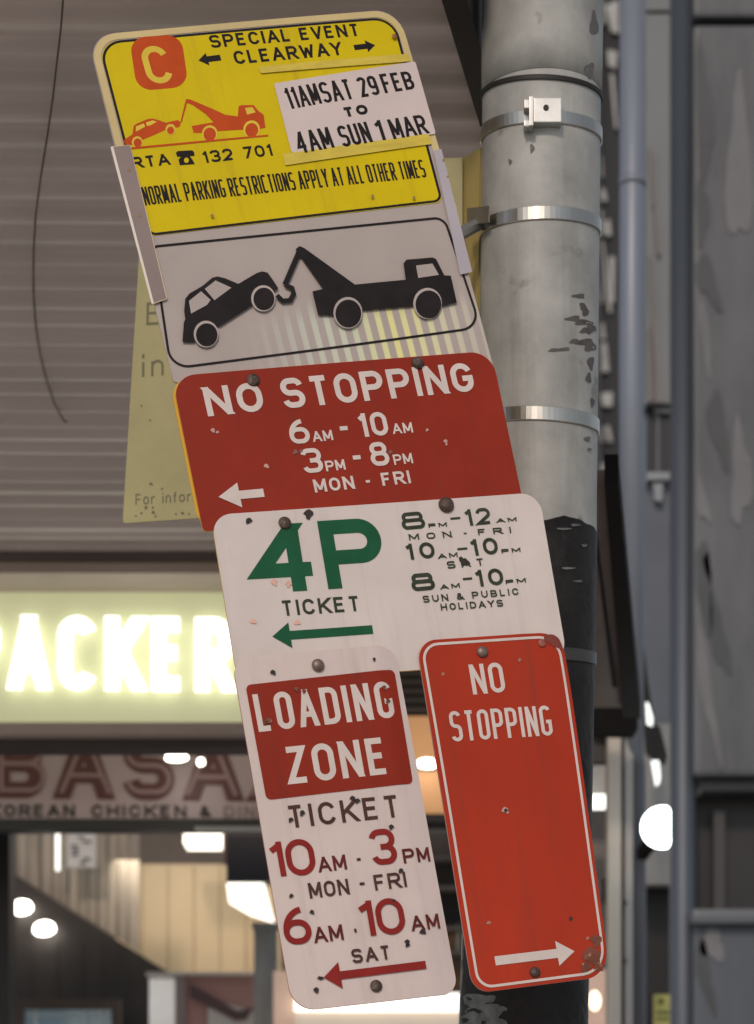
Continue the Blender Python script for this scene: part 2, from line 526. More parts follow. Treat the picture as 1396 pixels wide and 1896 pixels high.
# materials of the signs
white = mat('sign_white', (.72, .645, .60), .42, streak=.3, streak_c=(.36, .28, .24), vary=.06, scale=9, bump=.02, bscale=14, spots=.26, spot_c=(.50, .42, .38), spot_scale=38)
white_red = mat('sign_white_print', (.72, .63, .58), .45, vary=.08, scale=20)
yellow = mat('sign_yellow', (.70, .54, .003), .42, streak=.45, streak_c=(.42, .25, .02), vary=.07, scale=7, bump=.02, bscale=14, spots=.24, spot_c=(.55, .36, .01), spot_scale=34)
red = mat('sign_red', (.30, .028, .012), .4, streak=.5, streak_c=(.16, .035, .025), vary=.10, scale=8, bump=.02, bscale=14, spots=.25, spot_c=(.19, .024, .014), spot_scale=26)
red_bright = mat('sign_red_bright', (.45, .040, .014), .36, streak=.55, streak_c=(.22, .05, .03), vary=.13, scale=5, bump=.03, bscale=10, spots=.27, spot_c=(.28, .04, .016), spot_scale=12, stretch=(1, 1, .5))
red_print = mat('sign_red_print', (.28, .022, .018), .45, vary=.12, scale=30)
orange_print = mat('sign_orange_print', (.56, .075, .010), .45, vary=.10, scale=25)
black_print = mat('sign_black_print', (.018, .014, .013), .4, vary=.3, scale=25)
brown_print = mat('sign_brown_print', (.085, .038, .03), .45, vary=.3, scale=35)
maroon_print = mat('sign_maroon_print', (.13, .022, .02), .45, vary=.25, scale=35)
green_print = mat('sign_green_print', (.012, .105, .045), .4, vary=.14, scale=20)
darkgreen_print = mat('sign_dark_green_print', (.04, .05, .032), .45, vary=.3, scale=40)
yel_pale = mat('sign_pale_yellow', (.75, .55, .06), .5, vary=.1, scale=20)
tape = mat('tape_cream', (.70, .54, .07), .3, vary=.14, scale=22, stretch=(1, 1, 4))
paper = mat('paper_pink_white', (.68, .575, .54), .6, vary=.05, scale=9, bump=.05, bscale=24)
rim_cream = mat('rim_cream', (.74, .60, .38), .45)
rim_gold = mat('rim_gold', (.78, .44, .03), .4)  # warm light reflected on plate edges, put into the edge colour
rim_dark = mat('rim_dark', (.30, .13, .06), .5, c2=(.65, .25, .07), scale=4)  # orange tone puts the warm light on this edge into colour
bolt_m = mat('bolt_rust', (.12, .085, .07), .5, metal=.6, vary=.35, scale=120, bump=.3, bscale=300)
hole_m = mat('hole_dark', (.03, .022, .02), .7, vary=.3)
chip_m = mat('chip_pale', (.56, .33, .28), .5)
rust_m = mat('worn_brown', (.19, .055, .028), .55, vary=.4, scale=40, spots=.38, spot_c=(.34, .15, .09), spot_scale=60)
alu = mat('sign_back_aluminium', (.35, .35, .35), .45, metal=.8)

SG = 'parking signs bolted in a leaning stack'
def sign(name, key, label, bend=None):
    p = POSE[key]
    return Panel(name, p[:3], rot(*p[3:]), label, 'road sign', SG, bend)

# --- top clearway sign
A = sign('clearway_sign', 'A', 'tall yellow and white special event clearway sign with two tow trucks, top of the stack', lambda u, v: .0016 * math.sin(9 * u + 1) * math.sin(7 * v + .5))
AQ = [(163, 65), (737, 17), (914, 680), (322, 709)]
sheet_grey = mat('sheeting_grey', (.46, .40, .37), .4, vary=.05, scale=9, spots=.26, spot_c=(.32, .27, .245), spot_scale=38)
A_plate = A.plate(AQ, .034, .004, sheet_grey, rim_cream, rr=(.034, .034, .004, .004))
A.line([(262, 432), (171.5, 70.5), (732, 24), (840, 388)], (0, .032, .032, 0), 13, mat('margin_cream', (.66, .52, .24), .45), 'pale_margin', False)
A.rquad([(181, 78), (728.5, 32), (820, 375), (273, 438)], (.027, .027, .010, .010), yellow, 'yellow_face')
A.line([(184, 80), (727, 34), (817, 372), (276, 435)], (.028, .028, .010, .010), 5, black_print)
A.line([(283, 457), (822, 403), (890, 606), (316, 684)], (.006, .014, .026, .026), 4.5, black_print)
# retroreflective sheeting: prismatic stripes and their lit shimmer, both put into the colour
def sheeting():
    m = sheet_grey.copy()
    m.name = 'sheeting_prismatic'
    nt = m.node_tree
    N = nt.nodes.new
    b = nt.nodes['Principled BSDF']
    src = b.inputs['Base Color'].links[0].from_socket
    tc = N('ShaderNodeTexCoord'); sp = N('ShaderNodeSeparateXYZ')
    nt.links.new(tc.outputs['Object'], sp.inputs[0])
    nz = N('ShaderNodeTexNoise'); nz.inputs['Scale'].default_value = 16; nz.inputs['Detail'].default_value = 3
    nt.links.new(tc.outputs['Object'], nz.inputs['Vector'])
    def mth(op, a, c, d=None):
        n = N('ShaderNodeMath'); n.operation = op
        for k, v in enumerate((a, c, d)):
            if v is None: continue
            if isinstance(v, (int, float)): n.inputs[k].default_value = v
            else: nt.links.new(v, n.inputs[k])
        return n.outputs[0]
    def ramp(v, a, c):
        n = N('ShaderNodeMapRange'); n.interpolation_type = 'SMOOTHSTEP'
        nt.links.new(v, n.inputs[0]); n.inputs[1].default_value = a; n.inputs[2].default_value = c
        return n.outputs[0]
    u, v = sp.outputs[0], sp.outputs[2]
    st = ramp(mth('SINE', mth('MULTIPLY', u, 2 * math.pi / .0172), 0.0), -.25, .55)
    a, c = A.uv((520, 575)), A.uv((600, 650))
    fade_v = ramp(mth('ADD', v, mth('MULTIPLY', mth('SUBTRACT', nz.outputs['Fac'], .5), .05)), a.y + .012, a.y - .028)
    e0, e1, e2, e3 = A.uv((430, 640)).x, A.uv((640, 640)).x, A.uv((800, 600)).x, A.uv((905, 600)).x
    amt = mth('MULTIPLY', mth('MULTIPLY', st, fade_v), mth('MULTIPLY', ramp(u, e0, e1), mth('SUBTRACT', 1.0, mth('MULTIPLY', ramp(u, e2, e3), .55))))
    cr = N('ShaderNodeValToRGB')
    els = cr.color_ramp.elements
    els[0].position = 0.0; els[0].color = (.60, .62, .58, 1)
    els[1].position = 1.0; els[1].color = (.66, .64, .52, 1)
    e = els.new(.45); e.color = (.64, .68, .52, 1)
    e = els.new(.68); e.color = (.84, .80, .34, 1)
    e = els.new(.80); e.color = (.80, .76, .40, 1)
    nt.links.new(ramp(u, e0, e3), cr.inputs[0])
    mx = N('ShaderNodeMix'); mx.data_type = 'RGBA'
    nt.links.new(amt, mx.inputs[0]); nt.links.new(src, mx.inputs[6]); nt.links.new(cr.outputs[0], mx.inputs[7])
    nt.links.new(mx.outputs[2], b.inputs['Base Color'])
    return m
A_plate.data.materials[0] = sheeting()
# red rounded C emblem
A.rquad([(239, 70), (335, 64), (349, 161), (254, 169)], .021, orange_print, 'route_emblem')
A.text('C', (276, 157), (324, 152), 76, 74, 12, yel_pale, name='emblem_letter')
A.text('SPECIAL EVENT', (391, 90.5), (667, 68), 26, 26, 5.2, black_print)
A.text('CLEARWAY', (436, 121), (635, 103.5), 27, 27, 5.4, black_print)
A.arrow((367, 113), (408, 108), 18, 26, 12, black_print)
A.arrow((694, 85), (655, 90), 18, 25, 11, black_print)
# small orange tow truck, traced from the sign (zoomed pixels)
def zb(pts): return [(200 + x / 4.106, 150 + y / 4.106) for x, y in pts]
A.poly(zb([(120, 460), (130, 440), (185, 405), (195, 340), (215, 325), (300, 290), (340, 285), (390, 300), (440, 318), (530, 298), (552, 318), (545, 350), (500, 362), (440, 372), (330, 420), (250, 452), (240, 490), (215, 497), (200, 470), (180, 487), (140, 487)]), orange_print, 'tow_truck_symbol')
A.pieces(yel_pale, 'symbol_window', [zb([(212, 345), (272, 322), (282, 348), (212, 385)]), zb([(288, 316), (338, 300), (372, 310), (322, 338), (295, 342)])])
A.poly(zb([(592, 140), (620, 142), (790, 215), (890, 262), (985, 275), (990, 200), (1010, 190), (1105, 190), (1140, 235), (1180, 262), (1195, 362), (1160, 370), (1050, 375), (840, 385), (760, 398), (650, 398), (635, 345), (800, 318), (740, 255), (640, 185), (600, 170), (560, 320), (548, 318)]), orange_print, 'tow_truck_symbol')
A.poly(zb([(1040, 212), (1095, 205), (1120, 245), (1055, 262)]), yel_pale, 'symbol_window')
def disc(p, r, n=22, k=1.08): return [(p[0] + r * math.cos(2 * math.pi * i / n), p[1] + r * k * math.sin(2 * math.pi * i / n)) for i in range(n)]
A.pieces(yel_pale, 'symbol_wheel_arch', [disc(zb([(772, 405)])[0], 14.5), disc(zb([(1090, 375)])[0], 15.5), disc(zb([(475, 370)])[0], 9.5), disc(zb([(222, 465)])[0], 10)])
A.pieces(orange_print, 'symbol_wheel', [disc(zb([(772, 410)])[0], 11.5), disc(zb([(1090, 380)])[0], 12), disc(zb([(475, 378)])[0], 6.5), disc(zb([(225, 470)])[0], 7.5)])
A.poly(zb([(130, 508), (1215, 415), (1215, 428), (130, 524)]), orange_print, 'symbol_road_line')
A.text('RTA', (247, 312), (316, 305), 22, 22, 4.5, black_print)
A.poly(zb([(515, 548), (530, 535), (640, 530), (655, 548), (655, 572), (620, 575), (640, 600), (658, 635), (545, 642), (535, 600), (555, 578), (525, 578)]), black_print, 'telephone_symbol')
A.poly(disc(zb([(595, 606)])[0], 4.5), yellow, 'telephone_dial')
A.text('132', (378, 303), (433, 297), 23, 23, 4.3, black_print)
A.text('701', (452, 295), (505, 289.5), 23, 23, 4.3, black_print)
A.text('NORMAL PARKING RESTRICTIONS APPLY AT ALL OTHER TIMES', (269, 380.5), (790, 329), 36, 36, 3.6, black_print, gap=.3)
A.lift += .0012
A.rquad([(506, 158), (768, 116), (806, 250), (539, 286)], .003, paper, 'paper_insert')
A.rquad([(477, 127), (754, 102), (759, 116), (482, 139)], .002, tape, 'tape_strip')
A.rquad([(522, 288), (793, 250), (798, 269), (527, 309)], .002, tape, 'tape_strip')
A.text('11AM', (536, 206), (596, 195), 43, 42, 5.8, black_print, gap=.24)
A.text('SAT', (599, 195), (656, 186), 43, 41, 6.0, black_print, gap=.26)
A.text('29', (669, 184), (704, 178), 41, 40, 6.2, black_print, gap=.26)
A.text('FEB', (712, 176), (769, 167), 40, 37, 6.2, black_print, gap=.26)
A.text('TO', (637, 221), (682, 214), 20, 20, 6.2, black_print, gap=.3)
A.text('4AM', (554, 288), (619, 276), 43, 42, 6.2, black_print, gap=.24)
A.text('SUN', (634, 276), (690, 266), 43, 42, 6.2, black_print, gap=.26)
A.text('1', (700, 264), (714, 262), 41, 41, 7.0, black_print)
A.text('MAR', (728, 261), (794, 249), 41, 39, 6.2, black_print, gap=.22)
A.lift += .0008
A.line([(206, 274), (240, 271), (308, 556), (281, 566)], .001, 1.5, rim_cream, 'channel_rim')
strip_m = mat('channel_pinkish', (.27, .205, .19), .4, vary=.10, scale=12, stretch=(1, 1, .4), spots=.24, spot_c=(.28, .22, .2), spot_scale=40)
A.rquad([(207, 274), (240, 271), (307, 555), (282, 565)], .001, strip_m, 'side_channel')
A.rquad([(801, 282), (816, 279), (873, 506), (851, 511)], .001, mat('channel_lilac', (.48, .44, .48), .4, vary=.12, scale=12, stretch=(1, 1, .4)), 'side_channel')
A.rquad([(204, 274), (209, 273), (284, 564), (280, 566)], .0005, mat('channel_lip', (.85, .76, .66), .35), 'channel_lip')
# black tow truck on the white panel, traced from the sign (zoomed pixels)
def zt(pts): return [(320 + x / 2.493, 440 + y / 2.493) for x, y in pts]
A.poly(zt([(42, 490), (48, 400), (55, 385), (50, 345), (55, 290), (75, 265), (135, 230), (180, 192), (205, 186), (240, 195), (300, 220), (385, 170), (410, 162), (435, 168), (455, 195), (485, 240), (470, 252), (455, 245), (400, 235), (370, 258), (362, 320), (215, 415), (190, 412), (150, 402), (108, 425), (98, 490)]), black_print, 'tow_truck_symbol')
A.pieces(sheet_grey, 'symbol_window', [zt([(72, 300), (128, 255), (172, 295), (155, 318), (82, 358)]), zt([(145, 244), (195, 205), (268, 238), (190, 296)])])
A.strokes('tow_hook', [stroke_quads([A.uv(p) for p in zt([(585, 62), (515, 225)])], False, A.px(10)), stroke_quads([A.uv(p) for p in zt([(515, 225), (548, 238), (556, 265), (540, 295), (505, 298), (478, 272)])], False, A.px(9))], black_print)
A.poly(zt([(565, 60), (582, 46), (603, 54), (838, 222), (1072, 200), (1062, 125), (1075, 108), (1195, 98), (1212, 105), (1250, 180), (1280, 182), (1308, 305), (1240, 320), (1110, 320), (870, 340), (740, 362), (668, 362), (642, 254), (692, 242), (590, 98), (570, 95)]), black_print, 'tow_truck_symbol')
A.poly(zt([(1120, 135), (1195, 126), (1225, 178), (1130, 192)]), sheet_grey, 'symbol_window')
A.pieces(mat('arch_grey', (.46, .395, .365), .45), 'symbol_wheel_arch', [disc(zt([(151, 453)])[0], 23), disc(zt([(415, 287)])[0], 22.5), disc(zt([(806, 352)])[0], 27), disc(zt([(1173, 309)])[0], 26.5)])
A.pieces(black_print, 'symbol_wheel', [disc(zt([(154, 457)])[0], 20), disc(zt([(418, 290)])[0], 19.5), disc(zt([(808, 356)])[0], 24), disc(zt([(1177, 314)])[0], 24)])
A.bolt((729, 71), 5, mat('bolt_orange', (.30, .12, .03), .5, vary=.3, scale=90), 'rivet', .4)
A.chips([(688, 367, 3), (765, 369, 3), (392, 402, 3.4), (238, 318, 3), (820, 300, 2.5), (828, 330, 2.5), (258, 402, 3)], mat('chip_brown', (.30, .20, .06), .6), 'chips_or_lit_holes')

# --- red no stopping plate
B = sign('no_stopping_sign', 'B', 'wide dark red no stopping plate with weekday hours, under the white tow truck panel', lambda u, v: .0012 * math.sin(8 * u + 2))
BQ = [(318, 697), (910, 649), (970, 935), (376, 984)]
B.plate([(p[0] - 4 + (6 if i in (1, 2) else 0), p[1]) for i, p in enumerate(BQ)], .03, .003, mat('glow_edge_yellow', (.74, .42, .03), .45, vary=.1), rim_gold, 'glow_edge_plate', 20, 12, .0045)  # yellow sheet added so its margin shows as a warm glowing edge
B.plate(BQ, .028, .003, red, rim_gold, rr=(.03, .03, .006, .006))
B.text('NO', (385, 772), (491, 761.5), 56, 56, 11.5, white_red, gap=.32)
B.text('STOPPING', (527, 758), (881, 724), 58, 57, 11, white_red, gap=.3)
B.text('6', (539, 824), (576, 820.5), 47, 47, 8.5, white_red)
B.text('AM', (580, 819.5), (617, 816), 20, 20, 3.8, white_red, gap=.25)
B.text('-', (628, 810), (650, 808), 34, 34, 8, white_red)
B.text('10', (668, 811), (721, 806), 46, 46, 8.5, white_red, gap=.3)
B.text('AM', (728, 804.5), (765, 801.5), 20, 20, 3.6, white_red, gap=.25)
B.text('3', (563, 878), (600, 874.5), 47, 47, 8.5, white_red)
B.text('PM', (604, 874), (640, 870.5), 20, 20, 3.8, white_red, gap=.25)
B.text('-', (652, 864), (674, 862), 34, 34, 8, white_red)
B.text('8', (689, 865), (723, 861.5), 46, 46, 8.5, white_red)
B.text('PM', (730, 862), (765, 858.5), 20, 20, 3.6, white_red, gap=.25)
B.text('MON - FRI', (583, 913.5), (761, 895.5), 25, 25, 5, white_red, gap=.36)
B.arrow((404, 921), (488, 913.5), 40, 48, 16, white_red)
B.bolt((468, 705), 12.5, bolt_m); B.bolt((773, 673), 12, bolt_m)
B.chips([(394, 798, 4), (402, 801, 3), (493, 864, 4.5), (790, 797, 3), (825, 818, 3.5), (826, 823, 2.5)], chip_m)
B.chips([(546, 838, 5), (556, 836, 3.5), (722, 838, 4)], mat('worn_grey', (.22, .10, .08), .6))

# --- white 4P ticket plate
C = sign('ticket_parking_sign', 'C', 'wide white four hour ticket parking plate with green lettering, under the red plate', lambda u, v: .001 * math.sin(7 * u + 4))
CQ = [(390, 954), (998, 911), (1051, 1221), (440, 1263)]
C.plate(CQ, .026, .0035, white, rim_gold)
C.text('4', (476, 1099.5), (597, 1092), 129, 128, 27, green_print)
C.text('P', (608, 1091), (720, 1083), 130, 130, 27, green_print)
C.text('TICKET', (523, 1141), (668, 1131), 29, 29, 5.2, darkgreen_print, gap=.36)
C.arrow((504, 1179), (690, 1165.5), 34, 49, 16.5, green_print)
G = darkgreen_print
C.text('8', (746, 981.5), (789, 977.5), 33, 33, 7, G)
C.text('PM', (794, 977), (828, 974.5), 8, 8, 2.4, G, gap=.5)
C.text('-', (834, 970), (856, 968), 22, 22, 4, G)
C.text('12', (864, 974), (911, 969.5), 32, 32, 6.2, G, gap=.4)
C.text('AM', (920, 968), (957, 965), 8, 8, 2.4, G, gap=.5)
C.text('MON', (758, 1000.5), (837, 994.5), 12, 12, 2.8, G, gap=1.0)
C.text('-', (858, 992), (866, 991.5), 10, 10, 2.6, G)
C.text('FRI', (886, 991), (947, 986.5), 12, 12, 2.8, G, gap=1.0)
C.text('10', (754, 1037), (807, 1032.5), 31, 31, 6.4, G, gap=.55)
C.text('AM', (812, 1034.5), (848, 1031), 9, 9, 2.4, G, gap=.5)
C.text('-', (847, 1026.5), (869, 1024.5), 22, 22, 4, G)
C.text('10', (874, 1029.5), (924, 1025), 32, 32, 6.4, G, gap=.5)
C.text('PM', (929, 1024.5), (964, 1021.5), 8, 8, 2.4, G, gap=.5)
C.text('SAT', (829, 1053), (897, 1046.5), 14, 14, 3, G, gap=.9)
C.text('8', (764, 1095), (807, 1091), 33, 33, 7.4, G)
C.text('AM', (816, 1091.5), (852, 1088), 9, 9, 2.4, G, gap=.5)
C.text('-', (857, 1082), (878, 1080), 22, 22, 4, G)
C.text('10', (883, 1086.5), (934, 1082), 32, 32, 6.4, G, gap=.5)
C.text('PM', (937, 1081.5), (974, 1078), 8, 8, 2.4, G, gap=.5)
C.text('SUN & PUBLIC', (784, 1116), (961, 1101), 13, 13, 2.6, G, gap=.55)
C.text('HOLIDAYS', (817, 1130.5), (932, 1122.5), 13, 13, 2.6, G, gap=.5)
C.bolt((826, 935), 15, bolt_m); C.bolt((527, 969), 12, bolt_m)
C.chips([(571, 953, 8), (460, 965, 6), (859, 1040, 7), (866, 1043, 4), (853, 1035, 4)], hole_m, 'drill_holes')
C.chips([(508, 1079, 6), (534, 1082, 5.5), (469, 1151, 5.5), (550, 1153, 5.5)], mat('backlit_hole_salmon', (.80, .46, .38), .4), 'chips_or_lit_holes')  # holes lit from behind; their light is put into the salmon colour

# --- loading zone plate
def bend_D(u, v):
    k = max(0, u - .074)
    return -.26 * k * k / (k + .012) + .0008 * math.sin(12 * v)
D = sign('loading_zone_sign', 'D', 'narrow white loading zone plate with red heading and hours, lower left of the stack', bend_D)
DQ = [(429, 1219), (732, 1192), (852, 1838), (543, 1873)]
D.fine, D.step = .006, .00006
D.plate(DQ, .024, .0035, mat('sign_white_pinkish', (.72, .61, .57), .42, streak=.3, streak_c=(.36, .26, .23), vary=.06, scale=9, bump=.02, bscale=14, spots=.26, spot_c=(.52, .42, .39), spot_scale=38), rim_dark, rr=(.024, .024, .022, .03))
D.rquad([(454, 1269), (731, 1238.5), (766, 1450), (493, 1482)], .007, red, 'red_heading')
D.text('LOADING', (479, 1356), (733, 1328.5), 71, 70, 10.5, white_red, gap=.4)
D.text('ZONE', (534, 1453), (721, 1433), 70, 70, 11.5, white_red, gap=.34)
D.text('TICKET', (536, 1534), (742, 1512.5), 42, 42, 6.8, brown_print, gap=.42)
D.text('1', (506, 1625), (531, 1622), 65, 65, 11, red_print)
D.text('0', (535, 1624), (588, 1618), 68, 68, 11, red_print)
D.text('AM', (591, 1615.5), (643, 1609.5), 28, 28, 5, maroon_print, gap=.25)
D.text('-', (660, 1603), (672, 1601.5), 24, 24, 5, maroon_print)
D.text('3', (691, 1603.5), (738, 1598), 67, 67, 11, red_print)
D.text('PM', (748, 1599), (799, 1593), 27, 27, 5, maroon_print, gap=.3)
D.text('MON', (574, 1664), (648, 1655.5), 29, 29, 5, brown_print, gap=.3)
D.text('-', (665, 1648), (679, 1646.5), 24, 24, 5, brown_print)
D.text('FRI', (695, 1649), (754, 1642), 29, 29, 5, brown_print, gap=.3)
D.text('6', (529, 1751), (580, 1745.5), 69, 69, 11, red_print)
D.text('AM', (583, 1746.5), (637, 1740), 29, 29, 5, maroon_print, gap=.25)
D.text('-', (654, 1733), (665, 1731.5), 20, 20, 7, brown_print)
D.text('1', (670, 1735), (697, 1732), 66, 66, 11, red_print)
D.text('0', (702, 1733.5), (754, 1727), 68, 68, 11, red_print)
D.text('AM', (763, 1724.5), (817, 1717.5), 28, 28, 5, maroon_print, gap=.3)
D.text('SAT', (653, 1784), (724, 1775.5), 26, 26, 4.8, brown_print, gap=.38)
D.arrow((599, 1810), (788, 1786.5), 32, 50, 15, red_print)
D.bolt((588, 1233), 12, mat('bolt_pale', (.22, .16, .14), .45, metal=.5, vary=.3, scale=90)); D.bolt((696, 1826), 11.5, bolt_m)
zh = lambda x, y: (490 + x / 3.878, 1460 + y / 3.878)
D.chips([(505, 1246, 5), (692, 1222, 3)] + [(*zh(x, y), r) for x, y, r in ((340, 888, 4.6), (188, 772, 4), (905, 280, 4.6), (975, 592, 4.6), (1135, 1028, 6), (1022, 1105, 4.5), (1024, 1125, 4), (265, 180, 5), (185, 228, 4.5), (630, 72, 5), (662, 92, 4.5), (370, 1450, 5), (395, 1362, 4), (410, 1362, 3.5), (925, 805, 3.5))], hole_m, 'drill_holes')
zl = lambda x, y: (420 + x / 2.648, 1180 + y / 2.648)
D.chips([(*zl(x, y), r) for x, y, r in ((200, 412, 7), (186, 420, 4), (340, 258, 4), (376, 268, 3.5), (770, 250, 4), (788, 315, 4))], rust_m, 'scuffs')

# --- narrow red no stopping plate
def bend_E(u, v):
    a = max(0, u + v * .6 - .17); b = max(0, u - v * .9 - .235)
    return -1.6 * a * a - 2.4 * b * b + .0016 * math.sin(14 * v + 1) * math.cos(9 * u)
Es = sign('no_stopping_sign', 'E', 'narrow bright red no stopping plate with a right arrow, lower right of the stack', bend_E)
EQ = [(771, 1186), (1042, 1168), (1131, 1806), (877, 1839)]
Es.plate(EQ, .026, .0035, red_bright, mat('rim_pink', (.55, .26, .2), .45), rr=(.026, .03, .034, .024))
Es.line([(781, 1194), (1034, 1177), (1122, 1798), (887, 1829)], (.021, .026, .03, .019), 5, white_red)
Es.text('NO', (876, 1286.5), (937, 1281.5), 57, 57, 8, white_red, gap=.34)
Es.text('STOPPING', (837, 1374), (1024, 1362), 57, 57, 6.8, white_red, gap=.36)
Es.arrow((1064, 1761), (917, 1779), 34, 47, 17, white_red)
Es.rquad([(1002, 1174), (1034, 1172), (1047, 1204), (1016, 1192)], .009, mat('dent_shade_red', (.22, .042, .024), .5, vary=.3, scale=40), 'dent_shade')  # shade of the dented corner, painted as a darker red patch
Es.chips([(1098, 1770, 17), (1085, 1790, 10), (1104, 1742, 10), (1110, 1790, 9)], rust_m, 'worn_patches')
Es.chips([(1088, 1737, 3), (1092, 1768, 3), (1080, 1785, 2.5), (905, 1708, 4), (820, 1248, 3), (962, 1222, 3)], mat('chip_tan', (.40, .20, .13), .6))
Es.bolt((893, 1207), 11, mat('bolt_pale', (.22, .16, .14), .45, metal=.5)); Es.bolt((1004, 1190), 8, mat('bolt_red', (.34, .10, .07), .5, vary=.3, scale=90)); Es.bolt((991, 1800), 10, bolt_m)
Es.chips([(935, 1501, 6.5)], chip_m, 'drill_hole_ring'); Es.chips([(935.5, 1502, 3.6), (1057, 1701, 3.4)], hole_m, 'drill_holes')

# ------------------------------------------------------------------ steel pole with its clamps
PY = 3.36
def pole_c(y):                                       # centre of the pole at photo row y
    return at(1004.5 - .010 * y if y < 900 else 995.5 - .0265 * (y - 900), y, PY)
def pole_r(y):
    return (110.5 if y < 150 else 109.5 if y < 960 else 111 + (y - 960) * .008) * PY / F
pole = empty('steel_pole', (pole_c(1896).x, PY, 0), 'thick grey galvanised steel pole with black painted lower part and strap clamps', 'pole')
off = pole.location
galv = mat('galvanised_steel', (.38, .385, .365), .55, metal=.08, streak=.55, streak_c=(.17, .16, .15), streak_s=16, vary=.30, scale=8, bump=.05, bscale=50, spots=.36, spot_c=(.25, .243, .225), spot_scale=17)
blackp = mat('pole_black_paint', (.016, .015, .014), .6, spec=.3, vary=.4, scale=16, bump=.5, bscale=34, spots=.33, spot_c=(.06, .06, .058), spot_scale=24)
def pole_seg(name, y0, y1, m, extra=0.0, rag=0.0):
    bm = bmesh.new()
    seg, ny = 64, max(2, int(abs(y1 - y0) / 60))
    rings = []
    for j in range(ny + 1):
        y = y0 + (y1 - y0) * j / ny
        rg = []
        for k in range(seg):
            a = 2 * math.pi * k / seg
            yy = y + (rag * (math.sin(3 * a + 1) + .6 * math.sin(7 * a) + .4 * math.sin(17 * a)) if j == 0 else 0)
            c = pole_c(yy); r = pole_r(y) + extra
            rg.append(bm.verts.new((c.x + r * math.cos(a) - off.x, c.y + r * math.sin(a) - off.y, c.z)))
        rings.append(rg)
    for j in range(ny):
        for k in range(seg):
            bm.faces.new((rings[j][k], rings[j][(k + 1) % seg], rings[j + 1][(k + 1) % seg], rings[j + 1][k]))
    bm.faces.new(rings[0]); bm.faces.new(rings[-1][::-1])
    o = finish(name, bm, m, pole, True)
    for p in o.data.polygons:
        if len(p.vertices) > 4: p.use_smooth = False
    return o
pole_seg('shaft', -700, 4340, galv)
pole_seg('upper_shaft', -690, 178, galv, .0012)
pole_seg('black_painted_base', 992, 4330, blackp, .0009, 5.0)
def ring(name, y, tilt, w, th, m, seg=72, parent=pole, dip=14.0):
    """steel strap round the pole; tilt in photo pixels across the pole"""
    bm = bmesh.new()
    hh = w / 2 * PY / F
    rs = []
    for k in range(seg):
        a = 2 * math.pi * k / seg
        c = pole_c(y + tilt * math.cos(a) - dip * math.sin(a))
        r0 = pole_r(y) + .0012
        q = []
        for rr, dz in ((r0, hh), (r0 + th, hh * .9), (r0 + th, -hh * .9), (r0, -hh)):
            q.append(bm.verts.new((c.x + rr * math.cos(a) - off.x, c.y + rr * math.sin(a) - off.y, c.z + dz)))
        rs.append(q)
    for k in range(seg):
        a, b = rs[k], rs[(k + 1) % seg]
        for i in range(4):
            bm.faces.new((a[i], b[i], b[(i + 1) % 4], a[(i + 1) % 4]))
    return finish(name, bm, m, parent, False)
strap_m = mat('strap_stainless', (.50, .48, .43), .28, metal=1.0, vary=.15, scale=20, stretch=(1, 1, .3), bump=.04, bscale=40)
seal_m = mat('seal_black', (.015, .014, .013), .6)
# rows below are where each band meets the sides of the pole
ring('joint_seal', 181, 4, 9, .0016, seal_m)
st1 = ring('strap', 252, 2, 24, .0016, strap_m)
ring('strap', 426, -2, 25, .0016, strap_m)
ring('strap', 788, 5, 26, .0016, strap_m)
ring('strap', 1222, 0, 24, .002, mat('strap_painted', (.05, .05, .048), .45, vary=.3))
# saddle bracket on the top strap
br_m = mat('bracket_zinc', (.52, .52, .50), .34, metal=.7, vary=.12, scale=30)
BY = PY - pole_r(200) - .016
bm = bmesh.new()
box_px(bm, 988, 181, 1040, 226, BY, .020, (off.x, off.y, 0), .0012)
brk = finish('bracket', bm, br_m, pole)
bm = bmesh.new(); box_px(bm, 980, 178, 988, 232, BY - .004, .020, (off.x, off.y, 0), .001)
finish('bracket_flange', bm, br_m, pole)
bm = bmesh.new(); box_px(bm, 971, 184, 980, 200, BY, .018, (off.x, off.y, 0), .001); box_px(bm, 970, 222, 982, 234, BY, .018, (off.x, off.y, 0), .002)
finish('bracket_bolt', bm, br_m, pole)
bm = bmesh.new()
a = at(1011, 199, BY - .0008)
bmesh.ops.create_cone(bm, cap_ends=True, segments=20, radius1=5 * PY / F, radius2=5 * PY / F, depth=.0012, matrix=Matrix.Translation((a.x - off.x, a.y - off.y, a.z)) @ Matrix.Rotation(R(90), 4, 'X'))
finish('bracket_hole', bm, hole_m, pole)
# scuffs scraped into the galvanising, and sticker remains low down
def on_pole(px, py, extra):
    """the point of the pole's near surface that shows at this photo pixel"""
    Y = PY - pole_r(py)
    for _ in range(6):
        z = CZ + (HY - py) / F * Y
        row = HY - (z - CZ) / PY * F
        c = pole_c(row); r = pole_r(row) + extra
        dx = max(-.985, min(.985, ((px - HX) / F * Y - c.x) / r))
        Y = PY - r * math.sqrt(1 - dx * dx)
    return Vector((c.x + dx * r, Y, CZ + (HY - py) / F * Y)) - off
def pole_patch(name, blobs, m, extra=.0006, wob=1.0):
    bm = bmesh.new()
    for x, y, rx, ry in blobs:
        vs = []
        ph = rnd.random() * 6
        for k in range(14):
            a = 2 * math.pi * k / 14
            j = 1 + wob * (.22 * math.sin(3 * a + ph) + rnd.uniform(-.1, .1))
            vx, vy = x + rx * j * math.cos(a), y + ry * j * math.sin(a)
            vs.append(bm.verts.new(on_pole(vx, vy, extra)))
        cv = bm.verts.new(on_pole(x, y, extra))
        for k in range(14):
            bm.faces.new((vs[k], vs[(k + 1) % 14], cv))
    return finish(name, bm, m, pole)
